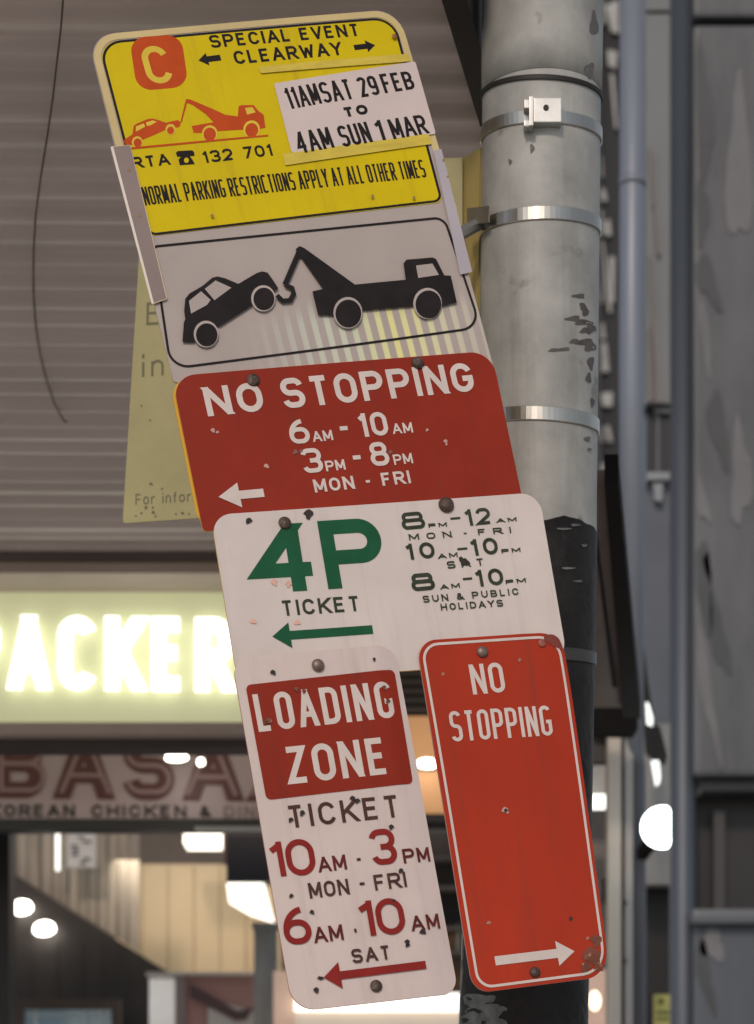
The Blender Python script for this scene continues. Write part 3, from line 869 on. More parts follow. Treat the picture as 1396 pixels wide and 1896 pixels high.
pole_patch('scuff_marks', [(1072, 548, 12, 4), (1062, 590, 14, 5), (1080, 597, 16, 5), (1086, 612, 12, 5), (1094, 608, 9, 10), (1066, 632, 12, 4), (1082, 634, 18, 6), (1093, 640, 10, 12), (1030, 648, 16, 3), (1046, 646, 10, 3), (1094, 672, 6, 12), (1090, 700, 5, 9), (1084, 576, 6, 10), (1097, 745, 4, 9), (1078, 566, 5, 7)], mat('scuff_dark', (.10, .09, .083), .6, vary=.3, scale=60))
pole_patch('rub_marks', [(985, 274, 4, 8), (944, 299, 3, 5), (1092, 130, 9, 14), (1100, 45, 8, 22), (1088, 812, 6, 4), (1092, 832, 4, 3)], mat('scuff_grey', (.13, .125, .12), .6), .0015)
pole_patch('sticker_remains', [(880, 1852, 24, 13), (898, 1874, 34, 16), (872, 1888, 20, 15), (918, 1893, 20, 9), (905, 1849, 14, 7), (930, 1868, 9, 5), (1044, 979, 14, 2), (1066, 972, 9, 2.5), (1052, 1052, 13, 2), (1070, 1076, 9, 2), (1082, 1010, 5, 3)], mat('sticker_grey', (.13, .145, .14), .55, vary=.45, scale=40, bump=.3, bscale=60), .002, .6)

# bracket arm that carries the sign stack (behind the plates, clamped to the pole)
arm = empty('sign_bracket', (pole_c(1000).x - .1, PY - .12, 2.3), 'grey steel bracket rails joining the leaning sign stack to the pole', 'bracket')
bm = bmesh.new()
for y, xl, yr in ((560, 620, 404), (1205, 520, 1211)):
    p0, p1 = at(xl, y, 3.16), at(905, yr, PY - .01)
    d = p1 - p0
    bm = bmesh.new()
    add_tube(bm, [Vector(p0) - arm.location, Vector(p1) - arm.location], .009, 8)
    finish('rail', bm, alu, arm)
bm = bmesh.new()
add_tube(bm, [at(560, 330, 3.22) - arm.location, at(760, 1190, 3.06) - arm.location], .012, 8)
finish('upright', bm, alu, arm)

# ------------------------------------------------------------------ pale green information panel behind the signs
c0 = at(560, 620, 3.46)
yawF = math.atan2(3.41 - 3.52, (865 - 245) / F * 3.46)
IP = Panel('information_panel', c0, Matrix.Rotation(yawF, 3, 'Z'), 'pale green information panel with faint lettering, partly hidden behind the sign stack', 'panel')
pg = mat('panel_pale_green', (.41, .38, .18), .55, vary=.12, scale=6, spots=.30, spot_c=(.33, .31, .14), spot_scale=22)
IP.plate([(268, 300), (856, 292), (856, 925), (227, 969)], .008, .004, pg, mat('panel_edge', (.45, .42, .28), .5), 'panel_sheet', 6, 6, 0, (.004, .002, .002, .006))
pgt = mat('panel_text', (.16, .155, .085), .6)
IP.text('E', (271, 602), (302, 600), 42, 42, 4.5, pgt)
IP.text('in', (263, 698), (303, 695), 42, 42, 4.5, pgt, gap=.5)
IP.text('For inform', (251, 935), (372, 927), 20, 20, 2.2, pgt, gap=.4)
IP.chips([(252, 955, 2), (262, 950, 2.4), (270, 940, 3), (284, 949, 3), (288, 956, 2), (283, 940, 2), (326, 952, 2), (338, 950, 3), (350, 952, 2), (262, 752, 2), (278, 778, 2), (280, 896, 3), (300, 905, 2)], pgt, 'print_remains')
bm = bmesh.new()
inv = IP.root.matrix_world.inverted()
pts = [at(856, 294, 3.418), at(889, 274, 3.375), at(884, 640, 3.375), at(856, 660, 3.418)]
add_prism(bm, [inv @ p for p in pts], (0, .0, 0.0))
bmesh.ops.delete(bm, geom=bm.faces[:], context='FACES')
bm.free()
bm = bmesh.new()
add_prism(bm, [inv @ p for p in pts], inv.to_3x3() @ Vector((.003, .0015, 0)))
finish('folded_flange', bm, mat('panel_flange', (.46, .36, .13), .5, vary=.08), IP.root)
bm = bmesh.new()
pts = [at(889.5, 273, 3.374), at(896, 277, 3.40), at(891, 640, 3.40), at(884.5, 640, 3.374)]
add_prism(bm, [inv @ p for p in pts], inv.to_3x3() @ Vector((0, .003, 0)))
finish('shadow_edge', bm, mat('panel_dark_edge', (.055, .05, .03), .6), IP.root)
# strap tail running from the pole to the panel
bm = bmesh.new()
q0, q1 = at(862, 428, 3.395), at(905, 396, 3.30)
hz = 15 * PY / F
add_prism(bm, [inv @ Vector((q0.x, q0.y - .05, q0.z - hz)), inv @ Vector((q1.x, q1.y, q1.z - hz)), inv @ Vector((q1.x, q1.y, q1.z + hz)), inv @ Vector((q0.x, q0.y - .05, q0.z + hz))], inv.to_3x3() @ Vector((.001, .0015, 0)))
finish('strap_tail', bm, strap_m, IP.root)

# ------------------------------------------------------------------ awning: corrugated soffit on a beam frame
H = 1.70
awning = empty('awning', (-1.2, 4.8, CZ + H), 'corrugated metal street awning with ribbed pinkish grey underside', 'awning')
soff = mat('soffit_paint', (.63, .57, .545), .5, vary=.14, scale=2.6, stretch=(.25, 1, 1), spots=.33, spot_c=(.46, .41, .39), spot_scale=5)
PITCH = .0564 * H
def soffit_edge(Y): return min(.46, .105 + (Y - 3.35) * .182)
bm = bmesh.new()
y, rows = 3.15, []
N = 25
while y < 7.6:
    f_ = (y / PITCH) % 1.0
    rise = min(1, f_ / .24)
    rise = rise * rise * (3 - 2 * rise)
    amp = .0175 + .004 * math.sin(math.floor(y / PITCH) * 1.7)
    z = -amp * (rise - max(0, (f_ - .24) / .76)) + .0012 * math.sin(y * 5)
    xs = [-2.6 + (soffit_edge(y) + 2.6) * k / 8 for k in range(9)]
    rows.append([bm.verts.new((x + 1.2, y - 4.8, z + .004 * math.sin(x * 2 + y))) for x in xs])
    y += PITCH / N
for i in range(len(rows) - 1):
    for k in range(8):
        bm.faces.new((rows[i][k], rows[i][k + 1], rows[i + 1][k + 1], rows[i + 1][k]))
finish('corrugated_soffit', bm, soff, awning, True)
bm = bmesh.new()                                     # roof sheet above
add_prism(bm, [(-1.4, -1.65, .06), (soffit_edge(3.15) + 1.2 + .05, -1.65, .06), (soffit_edge(7.6) + 1.25, 2.8, .06), (-1.4, 2.8, .06)], (0, 0, .05))
finish('roof_sheet', bm, mat('roof_grey', (.2, .2, .2), .6), awning)
bm = bmesh.new()                                     # dark fascia along the open right end
p = [(soffit_edge(3.15), 3.15), (soffit_edge(5.0), 5.0)]
brown_d = mat('fascia_brown', (.010, .007, .006), .6, vary=.2)
add_prism(bm, [Vector((p[0][0] + 1.2, p[0][1] - 4.8, -.045)), Vector((p[0][0] + 1.235, p[0][1] - 4.8, -.045)), Vector((p[1][0] + 1.235, p[1][1] - 4.8, -.045)), Vector((p[1][0] + 1.2, p[1][1] - 4.8, -.045))], (0, 0, .20))
finish('end_fascia', bm, brown_d, awning)
# lower end frame seen as a dark wedge beside the pole
loc = awning.location
def P3(x, y, h): return Vector(((x - HX) / F * (F * h / (HY - y)), F * h / (HY - y), CZ + h)) - loc
h = 1.27
blk = mat('frame_black', (.009, .008, .008), .8, vary=.3, spec=.1)
bm = bmesh.new(); add_prism(bm, [P3(1119, 894, h), P3(1145, 894, h), P3(1186, 1330, h), P3(1153, 1330, h)], (0, 0, .05)); finish('end_frame', bm, blk, awning)
bm = bmesh.new(); add_prism(bm, [P3(1088, 905, h + .03), P3(1119.5, 900, h + .03), P3(1153, 1310, h + .03), P3(1088, 1310, h + .03)], (0, 0, .03)); finish('timber_lining', bm, mat('lining_brown', (.115, .085, .07), .6, vary=.3, scale=5, stretch=(1, .3, 1)), awning)
bm = bmesh.new(); add_prism(bm, [P3(1102, 1000, h + .028), P3(1106, 1000, h + .028), P3(1143, 1270, h + .028), P3(1134, 1270, h + .028)], (0, 0, -.004)); finish('lining_joint', bm, blk, awning)

# loose cable under the soffit
bm = bmesh.new()
cp = [(119, -30), (113, 50), (106, 110), (98, 180), (88, 250), (75, 330), (66, 400), (62, 470), (62, 540), (66, 600), (74, 655), (85, 700), (100, 745), (112, 768), (118, 779), (124, 781)]
add_tube(bm, [P3(x, y, H - .035) + loc for x, y in cp], [.0019 * F * H / (HY - y) / 4.6 for x, y in cp], 8)
tag(finish('electric_cable', bm, mat('cable_dark', (.10, .075, .07), .6), None, True), 'thin dark cable looping down across the ribbed awning underside', 'cable')

# ------------------------------------------------------------------ lit box sign under the awning
LY = 6.25
def root_at(name, px, py, Y, label, cat, group=None):
    return empty(name, at(px, py, Y), label, cat, group)
lb = root_at('lit_box_sign', 200, 1200, LY, 'glowing pale green hostel box sign with bright white letters under the awning', 'shop sign')
def bpx(name, parent, m, x0, y0, x1, y1, Y, depth, bevel=.0):
    bm = bmesh.new()
    o = parent.location if parent else (0, 0, 0)
    box_px(bm, x0, y0, x1, y1, Y, depth, o, bevel)
    return finish(name, bm, m, parent)
trim_m = mat('sign_trim', (.42, .35, .31), .5, vary=.12, scale=8, stretch=(.3, 1, 1))
bpx('face', lb, mat('lightbox_face', (.5, .52, .30), .5, vary=.03, emit=(.64, .63, .38), es=.50), -260, 1062, 700, 1336, LY, .16)
bpx('trim', lb, trim_m, -262, 1042, 702, 1061, LY - .19, .37, .004)  # top lip deepened to keep the sign's light off the soffit
bpx('trim', lb, trim_m, -262, 1337, 702, 1360, LY - .02, .2, .004)
def wall_text(txt, p0, p1, cap, t, Y, m, parent, name, gap=.34, th=.01, emit_back=False):
    a, b = at(p0[0], p0[1], Y), at(p1[0], p1[1], Y)
    k = Y / F
    st = text_quads(txt, b.x - a.x, cap * k, cap * k, t * k, gap)
    bm = bmesh.new()
    slope = (b.z - a.z) / (b.x - a.x)
    for si, quads in enumerate(st):
        for q in quads:
            vs = [Vector((a.x + v.x, Y + .0006 * (si % 3), a.z + v.y + slope * v.x)) - parent.location for v in q]
            try: add_prism(bm, vs, (0, th, 0))
            except ValueError: pass
    bmesh.ops.remove_doubles(bm, verts=bm.verts[:], dist=1e-6)
    return finish(name, bm, m, parent)
wall_text('PACKER', (-72, 1274), (432, 1280), 137, 27, LY - .035, mat('letter_white_lit', (.8, .8, .75), .5, vary=.02, emit=(1, .99, .95), es=1.8), lb, 'lit_letters', .34, .012)
bpx('backing_beam', lb, mat('beam_dark', (.05, .038, .036), .6), -260, 1361, 702, 1385, LY + .04, .1)
bm = bmesh.new()
add_tube(bm, [at(258, 962, LY + .03), at(258, 1050, LY + .03)], .006, 10)
add_tube(bm, [at(249, 1020, LY + .03), at(258, 985, LY + .03)], .004, 8)
tag(finish('hanger_rod', bm, mat('rod_dark', (.06, .05, .048), .6), None, True), 'short dark rod hanging the lit box sign from the awning', 'rod')

# ------------------------------------------------------------------ restaurant fascia sign
FYY = 7.0
fs = root_at('restaurant_sign', 250, 1440, FYY, 'pinkish grey restaurant fascia sign with outlined maroon letters above the shop door', 'shop sign')
bpx('panel', fs, mat('fascia_pinkgrey', (.60, .47, .50), .35, vary=.08, scale=3), -300, 1340, 1080, 1516, FYY, .05)
mar = mat('letter_maroon', (.16, .058, .062), .45, vary=.1)
inl = mat('letter_inline', (.42, .27, .28), .45, vary=.1)
wall_text('BASAX', (-12, 1477), (562, 1485), 128, 30, FYY - .006, mar, fs, 'big_letters', .32, .005)
wall_text('BASAX', (-1.5, 1466), (551.5, 1474), 106, 8, FYY - .009, inl, fs, 'letter_inlines', .36, .003)
drk = mat('letter_dark', (.03, .025, .024), .5)
wall_text('KOREAN', (-20, 1511.5), (138, 1512), 22, 4.2, FYY - .005, drk, fs, 'small_letters', .42, .004)
wall_text('CHICKEN', (169, 1512), (345, 1513), 22, 4.2, FYY - .005, drk, fs, 'small_letters', .42, .004)
wall_text('&', (370, 1512), (389, 1512), 20, 4, FYY - .005, drk, fs, 'small_letters', .4, .004)
wall_text('DINE', (415, 1513), (496, 1514), 21, 3.4, FYY - .005, mat('letter_grey', (.26, .20, .20), .5), fs, 'small_letters', .5, .004)
bpx('bottom_rail', fs, mat('rail_dark', (.03, .027, .027), .4), -300, 1517, 1080, 1536, FYY - .01, .08)
bpx('rail_lip', fs, mat('rail_metal', (.30, .30, .31), .35, metal=.6), 360, 1530, 520, 1539, FYY - .03, .018)

def lamp_disc(name, px, py, Y, rx, ry, es, label, group, c=(1, .93, .82), beam=0.0):
    """recessed downlight seen from below: trim ring and glowing lens, tipped towards the street"""
    r = rx * Y / F
    root = root_at(name, px, py, Y, label, 'downlight', group)
    bm = bmesh.new()
    tilt = Matrix.Rotation(math.acos(min(1, ry / rx)), 4, 'X')
    bmesh.ops.create_cone(bm, cap_ends=True, segments=28, radius1=r, radius2=r * .94, depth=.012, matrix=Matrix.Rotation(R(90), 4, 'X'))
    lens = finish('lens', bm, mat('lamp_glow_%d' % int(es * 10), (.9, .88, .82), .4, vary=.01, emit=c, es=es), root)
    bm = bmesh.new()
    ra, rb = [], []
    for k in range(28):
        a = 2 * math.pi * k / 28
        ra.append(bm.verts.new((r * 1.02 * math.cos(a), .004, r * 1.02 * math.sin(a)))); rb.append(bm.verts.new((r * 1.16 * math.cos(a), .012, r * 1.16 * math.sin(a))))
    for k in range(28):
        bm.faces.new((ra[k], ra[(k + 1) % 28], rb[(k + 1) % 28], rb[k]))
    finish('trim_ring', bm, mat('lamp_trim', (.35, .32, .3), .4), root)
    if beam > 0:                                     # spot added, tipped streetward so pavement bounce lifts the awning underside
        ld = bpy.data.lights.new('soffit_fill_spot', 'SPOT')
        ld.energy = beam; ld.spot_size = R(66); ld.spot_blend = .8; ld.color = (1, .86, .76); ld.shadow_soft_size = .05
        lo = bpy.data.objects.new('soffit_fill_spot', ld)
        col.objects.link(lo)
        lo.location = at(px, py, Y) + Vector((0, -.06, -.04))
        lo.rotation_euler = Vector((0, -1.2, -1)).to_track_quat('-Z', 'Y').to_euler()
    root.rotation_euler = (-(math.pi / 2 - math.asin(min(1, ry / rx))), 0, 0)
    return root
DLG = 'small round downlights around the shopfront'
lamp_disc('downlight', 327, 1401, FYY - .25, 21, 10.5, 9, 'oval glowing disc added as a lamp reflection before the big maroon letters', DLG, beam=430)  # glowing disc stands in for a lamp mirrored in the panel
lamp_disc('downlight', 372, 1411, FYY - .22, 7, 6, 6, 'tiny glowing disc added as a lamp reflection just right of the larger one', DLG)  # smaller reflection, also built as a glowing disc

# ------------------------------------------------------------------ shop interior (behind the fascia)
shop = root_at('shop_building', 300, 1700, 8.2, 'dim shop building with timber, dark panels and lit rooms under the awning', 'building')
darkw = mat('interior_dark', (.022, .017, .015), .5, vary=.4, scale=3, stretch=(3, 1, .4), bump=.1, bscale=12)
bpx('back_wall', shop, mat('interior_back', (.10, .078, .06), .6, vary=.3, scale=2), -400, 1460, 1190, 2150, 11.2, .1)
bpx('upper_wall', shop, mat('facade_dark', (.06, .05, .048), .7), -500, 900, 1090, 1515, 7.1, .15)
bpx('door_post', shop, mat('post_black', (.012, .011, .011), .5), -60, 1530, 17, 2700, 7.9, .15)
# timber slat screen, each board its own
scr = root_at('timber_screen', 70, 1600, 9.0, 'pale timber board screen in the upper left of the shop', 'screen')
tim = mat('timber_pale', (.30, .26, .21), .6, vary=.28, scale=5, stretch=(8, 1, .5), bump=.1)
xs = [14, 34, 53, 73, 78, 98, 112, 128, 146, 163, 182, 200, 219, 238, 258]
for i in range(len(xs) - 1):
    if xs[i + 1] - xs[i] < 8: continue
    x0, x1 = xs[i], xs[i + 1] - 1.5
    yb0, yb1 = 1610 + (x0 - 14) * .62, 1610 + (x1 - 14) * .62
    bm = bmesh.new()
    add_prism(bm, [at(x0, 1520, 9.0) - scr.location, at(x1, 1520, 9.0) - scr.location, at(x1, yb1, 9.0) - scr.location, at(x0, yb0, 9.0) - scr.location], (0, .03, 0))
    finish('board', bm, tim, scr)
bm = bmesh.new()
add_tube(bm, [at(107, 1534, 8.9), at(107, 1612, 8.9)], .008, 10)
tag(finish('strip_lamp', bm, mat('tube_white', (.8, .8, .8), .4, emit=(1, .97, .9), es=1.6), None, True), 'thin upright white strip lamp on the timber screen', 'lamp')
po = root_at('paper_notice', 148, 1570, 8.85, 'white paper notice with grey print behind the shop glass', 'notice')
bpx('sheet', po, mat('paper_white', (.62, .62, .6), .6, vary=.1, emit=None), 124, 1541, 178, 1606, 8.85, .004)
bm = bmesh.new()
for k in range(7):
    x = 130 + rnd.random() * 30
    yy = 1548 + k * 8
    box_px(bm, x, yy, x + 8 + rnd.random() * 10, yy + 4, 8.845, .003, po.location)
finish('print', bm, mat('print_grey', (.18, .18, .19), .6), po)
# dark sloping bulkhead with downlights
bk = root_at('bulkhead', 100, 1720, 8.95, 'dark sloping bulkhead with two round downlights in the left of the shop', 'bulkhead')
bm = bmesh.new()
add_prism(bm, [at(10, 1608, 8.95) - bk.location, at(120, 1680, 8.95) - bk.location, at(318, 1804, 8.95) - bk.location, at(318, 1980, 8.95) - bk.location, at(10, 1980, 8.95) - bk.location], (0, .25, 0))
finish('panel', bm, darkw, bk)
bm = bmesh.new()
for x in (60, 105, 150, 190, 240, 285):
    box_px(bm, x, 1800 if x > 190 else 1745, x + 1.5, 1860, 8.945, .006, bk.location)
finish('panel_joint', bm, mat('joint_brown', (.05, .035, .028), .6), bk)
lamp_disc('downlight', 40, 1680, 8.88, 20, 14, 9, 'upper of the two round downlights on the dark bulkhead', DLG)
lamp_disc('downlight', 82, 1719, 8.88, 20, 14, 9, 'lower of the two round downlights on the dark bulkhead', DLG)
cab = root_at('display_cabinet', 125, 1880, 8.6, 'timber framed glass cabinet with pale reflections at the bottom left of the shop', 'cabinet')
frm = mat('cabinet_timber', (.075, .05, .036), .5, vary=.25)
bpx('frame', cab, frm, 32, 1850, 222, 1868, 8.6, .06); bpx('frame', cab, frm, 32, 1868, 44, 2200, 8.6, .06); bpx('frame', cab, frm, 206, 1868, 222, 2200, 8.6, .06)
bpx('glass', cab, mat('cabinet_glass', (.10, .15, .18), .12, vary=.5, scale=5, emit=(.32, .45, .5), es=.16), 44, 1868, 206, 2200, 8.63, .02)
bm = bmesh.new()
box_px(bm, 44, 1877, 206, 1882, 8.62, .008, cab.location); box_px(bm, 62, 1868, 70, 1960, 8.618, .008, cab.location); box_px(bm, 155, 1868, 162, 1960, 8.618, .008, cab.location); box_px(bm, 182, 1868, 192, 1960, 8.618, .008, cab.location)
finish('glazing_bar', bm, mat('bar_pale', (.5, .6, .65), .3), cab)
# beige lit wall and the things round it
bpx('beige_wall', shop, mat('wall_beige', (.42, .33, .21), .6, vary=.08, scale=2), 214, 1600, 474, 2000, 9.6, .1)
bpx('beige_wall', shop, mat('wall_beige', (.42, .33, .21), .6), 476, 1640, 520, 1798, 9.5, .1)
bm = bmesh.new()
for x in (262, 310, 358, 406, 454):
    box_px(bm, x, 1602, x + 2, 2000, 9.594, .01, shop.location)
finish('wall_joint', bm, mat('joint_tan', (.26, .20, .12), .6), shop)
bpx('room_light', shop, mat('room_light', (.9, .88, .8), .5, vary=.02, emit=(1, .92, .78), es=2.5), 340, 1541, 412, 1560, 9.2, .2)
ld = bpy.data.lights.new('room_light_beam', 'AREA')
ld.energy = 4; ld.size = .5; ld.color = (1, .90, .74)
lo = bpy.data.objects.new('room_light_beam', ld); col.objects.link(lo)
lo.location = at(340, 1575, 9.1); lo.rotation_euler = Vector((0, .5, -1)).to_track_quat('-Z', 'Y').to_euler()
mb = root_at('menu_board', 456, 1588, 8.5, 'dark slate coloured menu board hanging beside the loading zone plate', 'board')
bpx('board', mb, mat('board_slate', (.035, .034, .04), .5), 419, 1545, 500, 1633, 8.5, .03, .002)
bpx('edge', mb, mat('board_edge', (.30, .2, .17), .5), 412, 1545, 418.5, 1600, 8.5, .03)
lt = root_at('light_trough', 470, 1670, 8.7, 'bright white angled light trough below the slate board', 'lamp')
bm = bmesh.new()
add_prism(bm, [at(420, 1634, 8.7) - lt.location, at(488, 1634, 8.7) - lt.location, at(506, 1704, 8.7) - lt.location, at(462, 1690, 8.7) - lt.location, at(424, 1668, 8.7) - lt.location], (0, .08, 0))
finish('glowing_panel', bm, mat('trough_glow', (.9, .88, .82), .5, vary=.02, emit=(1, .94, .82), es=2.2), lt)
gp = root_at('steel_post', 486, 1760, 8.3, 'grey steel post behind the loading zone plate', 'post')
bpx('shaft', gp, mat('post_grey', (.26, .28, .28), .5, vary=.3, scale=5, stretch=(3, 1, .4)), 470, 1716, 512, 2700, 8.3, .08)
bpx('cap', gp, mat('post_grey', (.26, .28, .28)), 466, 1708, 516, 1716, 8.28, .11)
pink = mat('pink_panel', (.46, .25, .22), .55, vary=.14, scale=4)
pale = mat('pale_panel', (.62, .58, .53), .55, vary=.1, scale=5)
cnt = root_at('pink_counter', 430, 1860, 8.8, 'pink and white kiosk front with a dark diagonal stripe in the shop', 'counter')
bpx('front', cnt, pink, 345, 1806, 469, 2400, 8.8, .05)
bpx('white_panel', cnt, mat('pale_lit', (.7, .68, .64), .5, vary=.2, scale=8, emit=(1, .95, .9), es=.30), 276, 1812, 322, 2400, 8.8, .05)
bpx('counter_top', cnt, pale, 270, 1800, 469, 1806, 8.77, .1)
bm = bmesh.new(); add_prism(bm, [at(x, y, 8.785) - cnt.location for x, y in ((385, 1850), (469, 1872), (469, 2000), (385, 2000))], (0, .008, 0)); finish('white_panel', bm, pale, cnt)
bm = bmesh.new(); add_prism(bm, [at(x, y, 8.778) - cnt.location for x, y in ((352, 1822), (378, 1836), (440, 1872), (468, 1866), (456, 1888), (436, 1890), (352, 1846))], (0, .006, 0)); finish('dark_stripe', bm, mat('stripe_maroon', (.10, .055, .055), .5), cnt)
bpx('post', cnt, mat('post_pink_grey', (.30, .24, .23), .5), 324, 1806, 344, 2400, 8.78, .06)
pp = root_at('peach_sign_case', 560, 1850, 8.0, 'peach coloured case with a bright top under the loading zone plate', 'case')
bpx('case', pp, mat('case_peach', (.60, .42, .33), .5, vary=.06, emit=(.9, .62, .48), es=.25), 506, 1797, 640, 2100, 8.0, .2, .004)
lc = root_at('lit_counter_sign', 700, 1860, 7.9, 'long glowing white light box below the hanging plates', 'light box')
bpx('glowing_front', lc, mat('counter_glow', (.9, .88, .82), .5, vary=.02, emit=(1, .95, .84), es=1.7), 545, 1838, 852, 1872, 7.9, .1, .004)
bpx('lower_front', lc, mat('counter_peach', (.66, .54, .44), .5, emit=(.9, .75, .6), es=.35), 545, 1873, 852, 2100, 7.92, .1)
# gap between the two lower plates
bpx('dark_louvre', shop, mat('louvre_brown', (.055, .042, .04), .6), 700, 1235, 805, 1326, 6.95, .05)
bm = bmesh.new()
for k in range(5):
    box_px(bm, 700, 1243 + k * 17, 805, 1248 + k * 17, 6.935, .012, shop.location)
finish('louvre_blade', bm, mat('louvre_blade', (.12, .095, .09), .5), shop)
bpx('orange_ceiling', shop, mat('ceiling_orange', (.62, .33, .15), .6, vary=.08, emit=(.9, .45, .2), es=.32), 720, 1326, 900, 1506, 6.94, .04)  # faint emission puts the downlight's warm glow into the ceiling
bpx('ceiling_edge', shop, mat('edge_dark', (.035, .025, .022), .6), 720, 1507, 900, 1518, 6.92, .06)
lamp_disc('downlight', 791, 1414, 6.86, 18.5, 9.5, 9, 'oval downlight on the orange ceiling between the two lower plates', DLG, beam=430)
bs = root_at('bottle_shelf', 830, 1650, 8.4, 'dark wall shelf with rows of dim bottles seen between the two lower plates', 'shelf')
bpx('back', bs, mat('shelf_back', (.075, .06, .05), .6, vary=.4, scale=6), 748, 1537, 900, 1846, 8.5, .04)
for yy in (1585, 1640, 1715, 1760, 1835):
    bpx('board', bs, mat('shelf_board', (.17, .145, .125), .5), 748, yy, 900, yy + 7, 8.38, .12)
bpx('dark_niche', bs, mat('niche_black', (.012, .01, .01), .6), 790, 1648, 900, 1712, 8.46, .04)
bot_m = [mat('bottle_dark', (.05, .035, .025), .3, vary=.2), mat('bottle_amber', (.17, .08, .03), .25, vary=.2), mat('bottle_pale', (.30, .28, .22), .3, vary=.2)]
bl = ['dark', 'amber', 'pale']
k = 0
for yy in (1835, 1760):
    for x in range(835, 880, 13):
        c = at(x, yy, 8.4)
        bm = bmesh.new()
        rr = .011
        add_tube(bm, [(c.x, c.y, c.z + q) for q in (0, .002, .055, .07, .09, .095)], [rr * .9, rr, rr, rr * .4, rr * .4, rr * .42], 12)
        o = finish('bottle', bm, bot_m[k % 3], None, True)
        tag(o, 'small %s bottle on the %s shelf board between the two lower plates' % (bl[k % 3], 'lowest' if yy == 1835 else 'second lowest'), 'bottle', 'bottles on the wall shelf')
        k += 1
# right of the red plate
bpx('side_wall', shop, mat('side_wall_grey', (.17, .145, .13), .6, vary=.2, scale=4), 1060, 1500, 1124, 1790, 8.6, .05)
bpx('side_bulkhead', shop, mat('bulk_grey', (.33, .32, .30), .6), 1060, 1412, 1124, 1470, 8.4, .05)
bpx('side_light', shop, mat('side_light', (.9, .9, .86), .5, vary=.02, emit=(1, .97, .9), es=2.0), 1060, 1471, 1128, 1494, 8.3, .05)
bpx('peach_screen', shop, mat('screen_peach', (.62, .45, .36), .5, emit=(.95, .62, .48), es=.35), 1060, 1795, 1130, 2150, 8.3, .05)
lamp_disc('downlight', 1102, 1853, 8.2, 11, 19, 4, 'soft warm lamp glowing on the peach screen right of the pole foot', DLG, (1, .85, .6)) if False else None
wl = root_at('wall_lamp', 1101, 1853, 8.2, 'soft warm wall lamp on the peach screen right of the pole', 'lamp')
bm = bmesh.new(); bmesh.ops.create_uvsphere(bm, u_segments=20, v_segments=12, radius=.02, matrix=Matrix.Scale(1.7, 4, (0, 0, 1))); finish('shade', bm, mat('lamp_warm', (.9, .8, .6), .5, emit=(1, .84, .55), es=3.0), wl, True)
bm = bmesh.new(); add_box(bm, (0, .03, 0), (.02, .05, .05), 0, .003); finish('wall_plate', bm, mat('lamp_trim', (.35, .32, .3)), wl)

# door frame of the shop at the right
df = root_at('door_frame', 1138, 1620, 6.75, 'tall cream metal door frame below the dark awning end', 'door frame')
bpx('jamb', df, mat('jamb_cream', (.52, .48, .42), .4, vary=.06, scale=4, stretch=(1, 1, .3)), 1125, 1352, 1150, 3330, 6.75, .07, .003)
bpx('groove', df, mat('groove_dark', (.10, .09, .085), .6), 1150.5, 1352, 1156, 3330, 6.79, .04)
bpx('head', df, mat('head_dark', (.045, .042, .04), .5), 1076, 1362, 1124, 1410, 6.80, .06)
bpx('head_lip', df, mat('head_lip', (.25, .24, .23), .4), 1098, 1350, 1124, 1357, 6.76, .05)
# screws on the grey cover plate
cp_ = bpx('cover_plate', df, mat('cover_grey', (.36, .35, .34), .45, vary=.08, scale=4, stretch=(1, 1, .3)), 1157, 1352, 1172, 3330, 6.77, .05, .002)
for yy in (1672, 1779):
    bm = bmesh.new()
    c = at(1157, yy, 6.755) - df.location
    bmesh.ops.create_uvsphere(bm, u_segments=14, v_segments=8, radius=4.5 * 6.75 / F, matrix=Matrix.Translation(c))
    finish('screw', bm, mat('screw_dark', (.10, .08, .075), .4, metal=.5), df, True)
bpx('dark_box', awning, blk, 1096, 1268, 1181, 1350, 6.45, .12)

# ------------------------------------------------------------------ right hand side: down pipe, neighbour facades
pipe_m = mat('pipe_bluegrey', (.23, .26, .31), .45, metal=.2, vary=.10, scale=4, stretch=(1, 1, .1))
dp = root_at('down_pipe', 1170, 900, 6.6, 'smooth blue grey rainwater pipe running down beside the pole', 'pipe')
bm = bmesh.new()
add_tube(bm, [at(1173, -250, 6.6) - dp.location, at(1169, 700, 6.6) - dp.location, at(1172, 1400, 6.8) - dp.location, at(1183, 1420, 6.9) - dp.location, at(1183, 3200, 6.9) - dp.location], [.036, .034, .030, .020, .020], 28)
finish('pipe', bm, pipe_m, dp, True)
bm = bmesh.new()
add_tube(bm, [at(1171.5, 330, 6.6) - dp.location, at(1171.5, 345, 6.6) - dp.location], .0375, 28)
finish('collar', bm, pipe_m, dp, True)

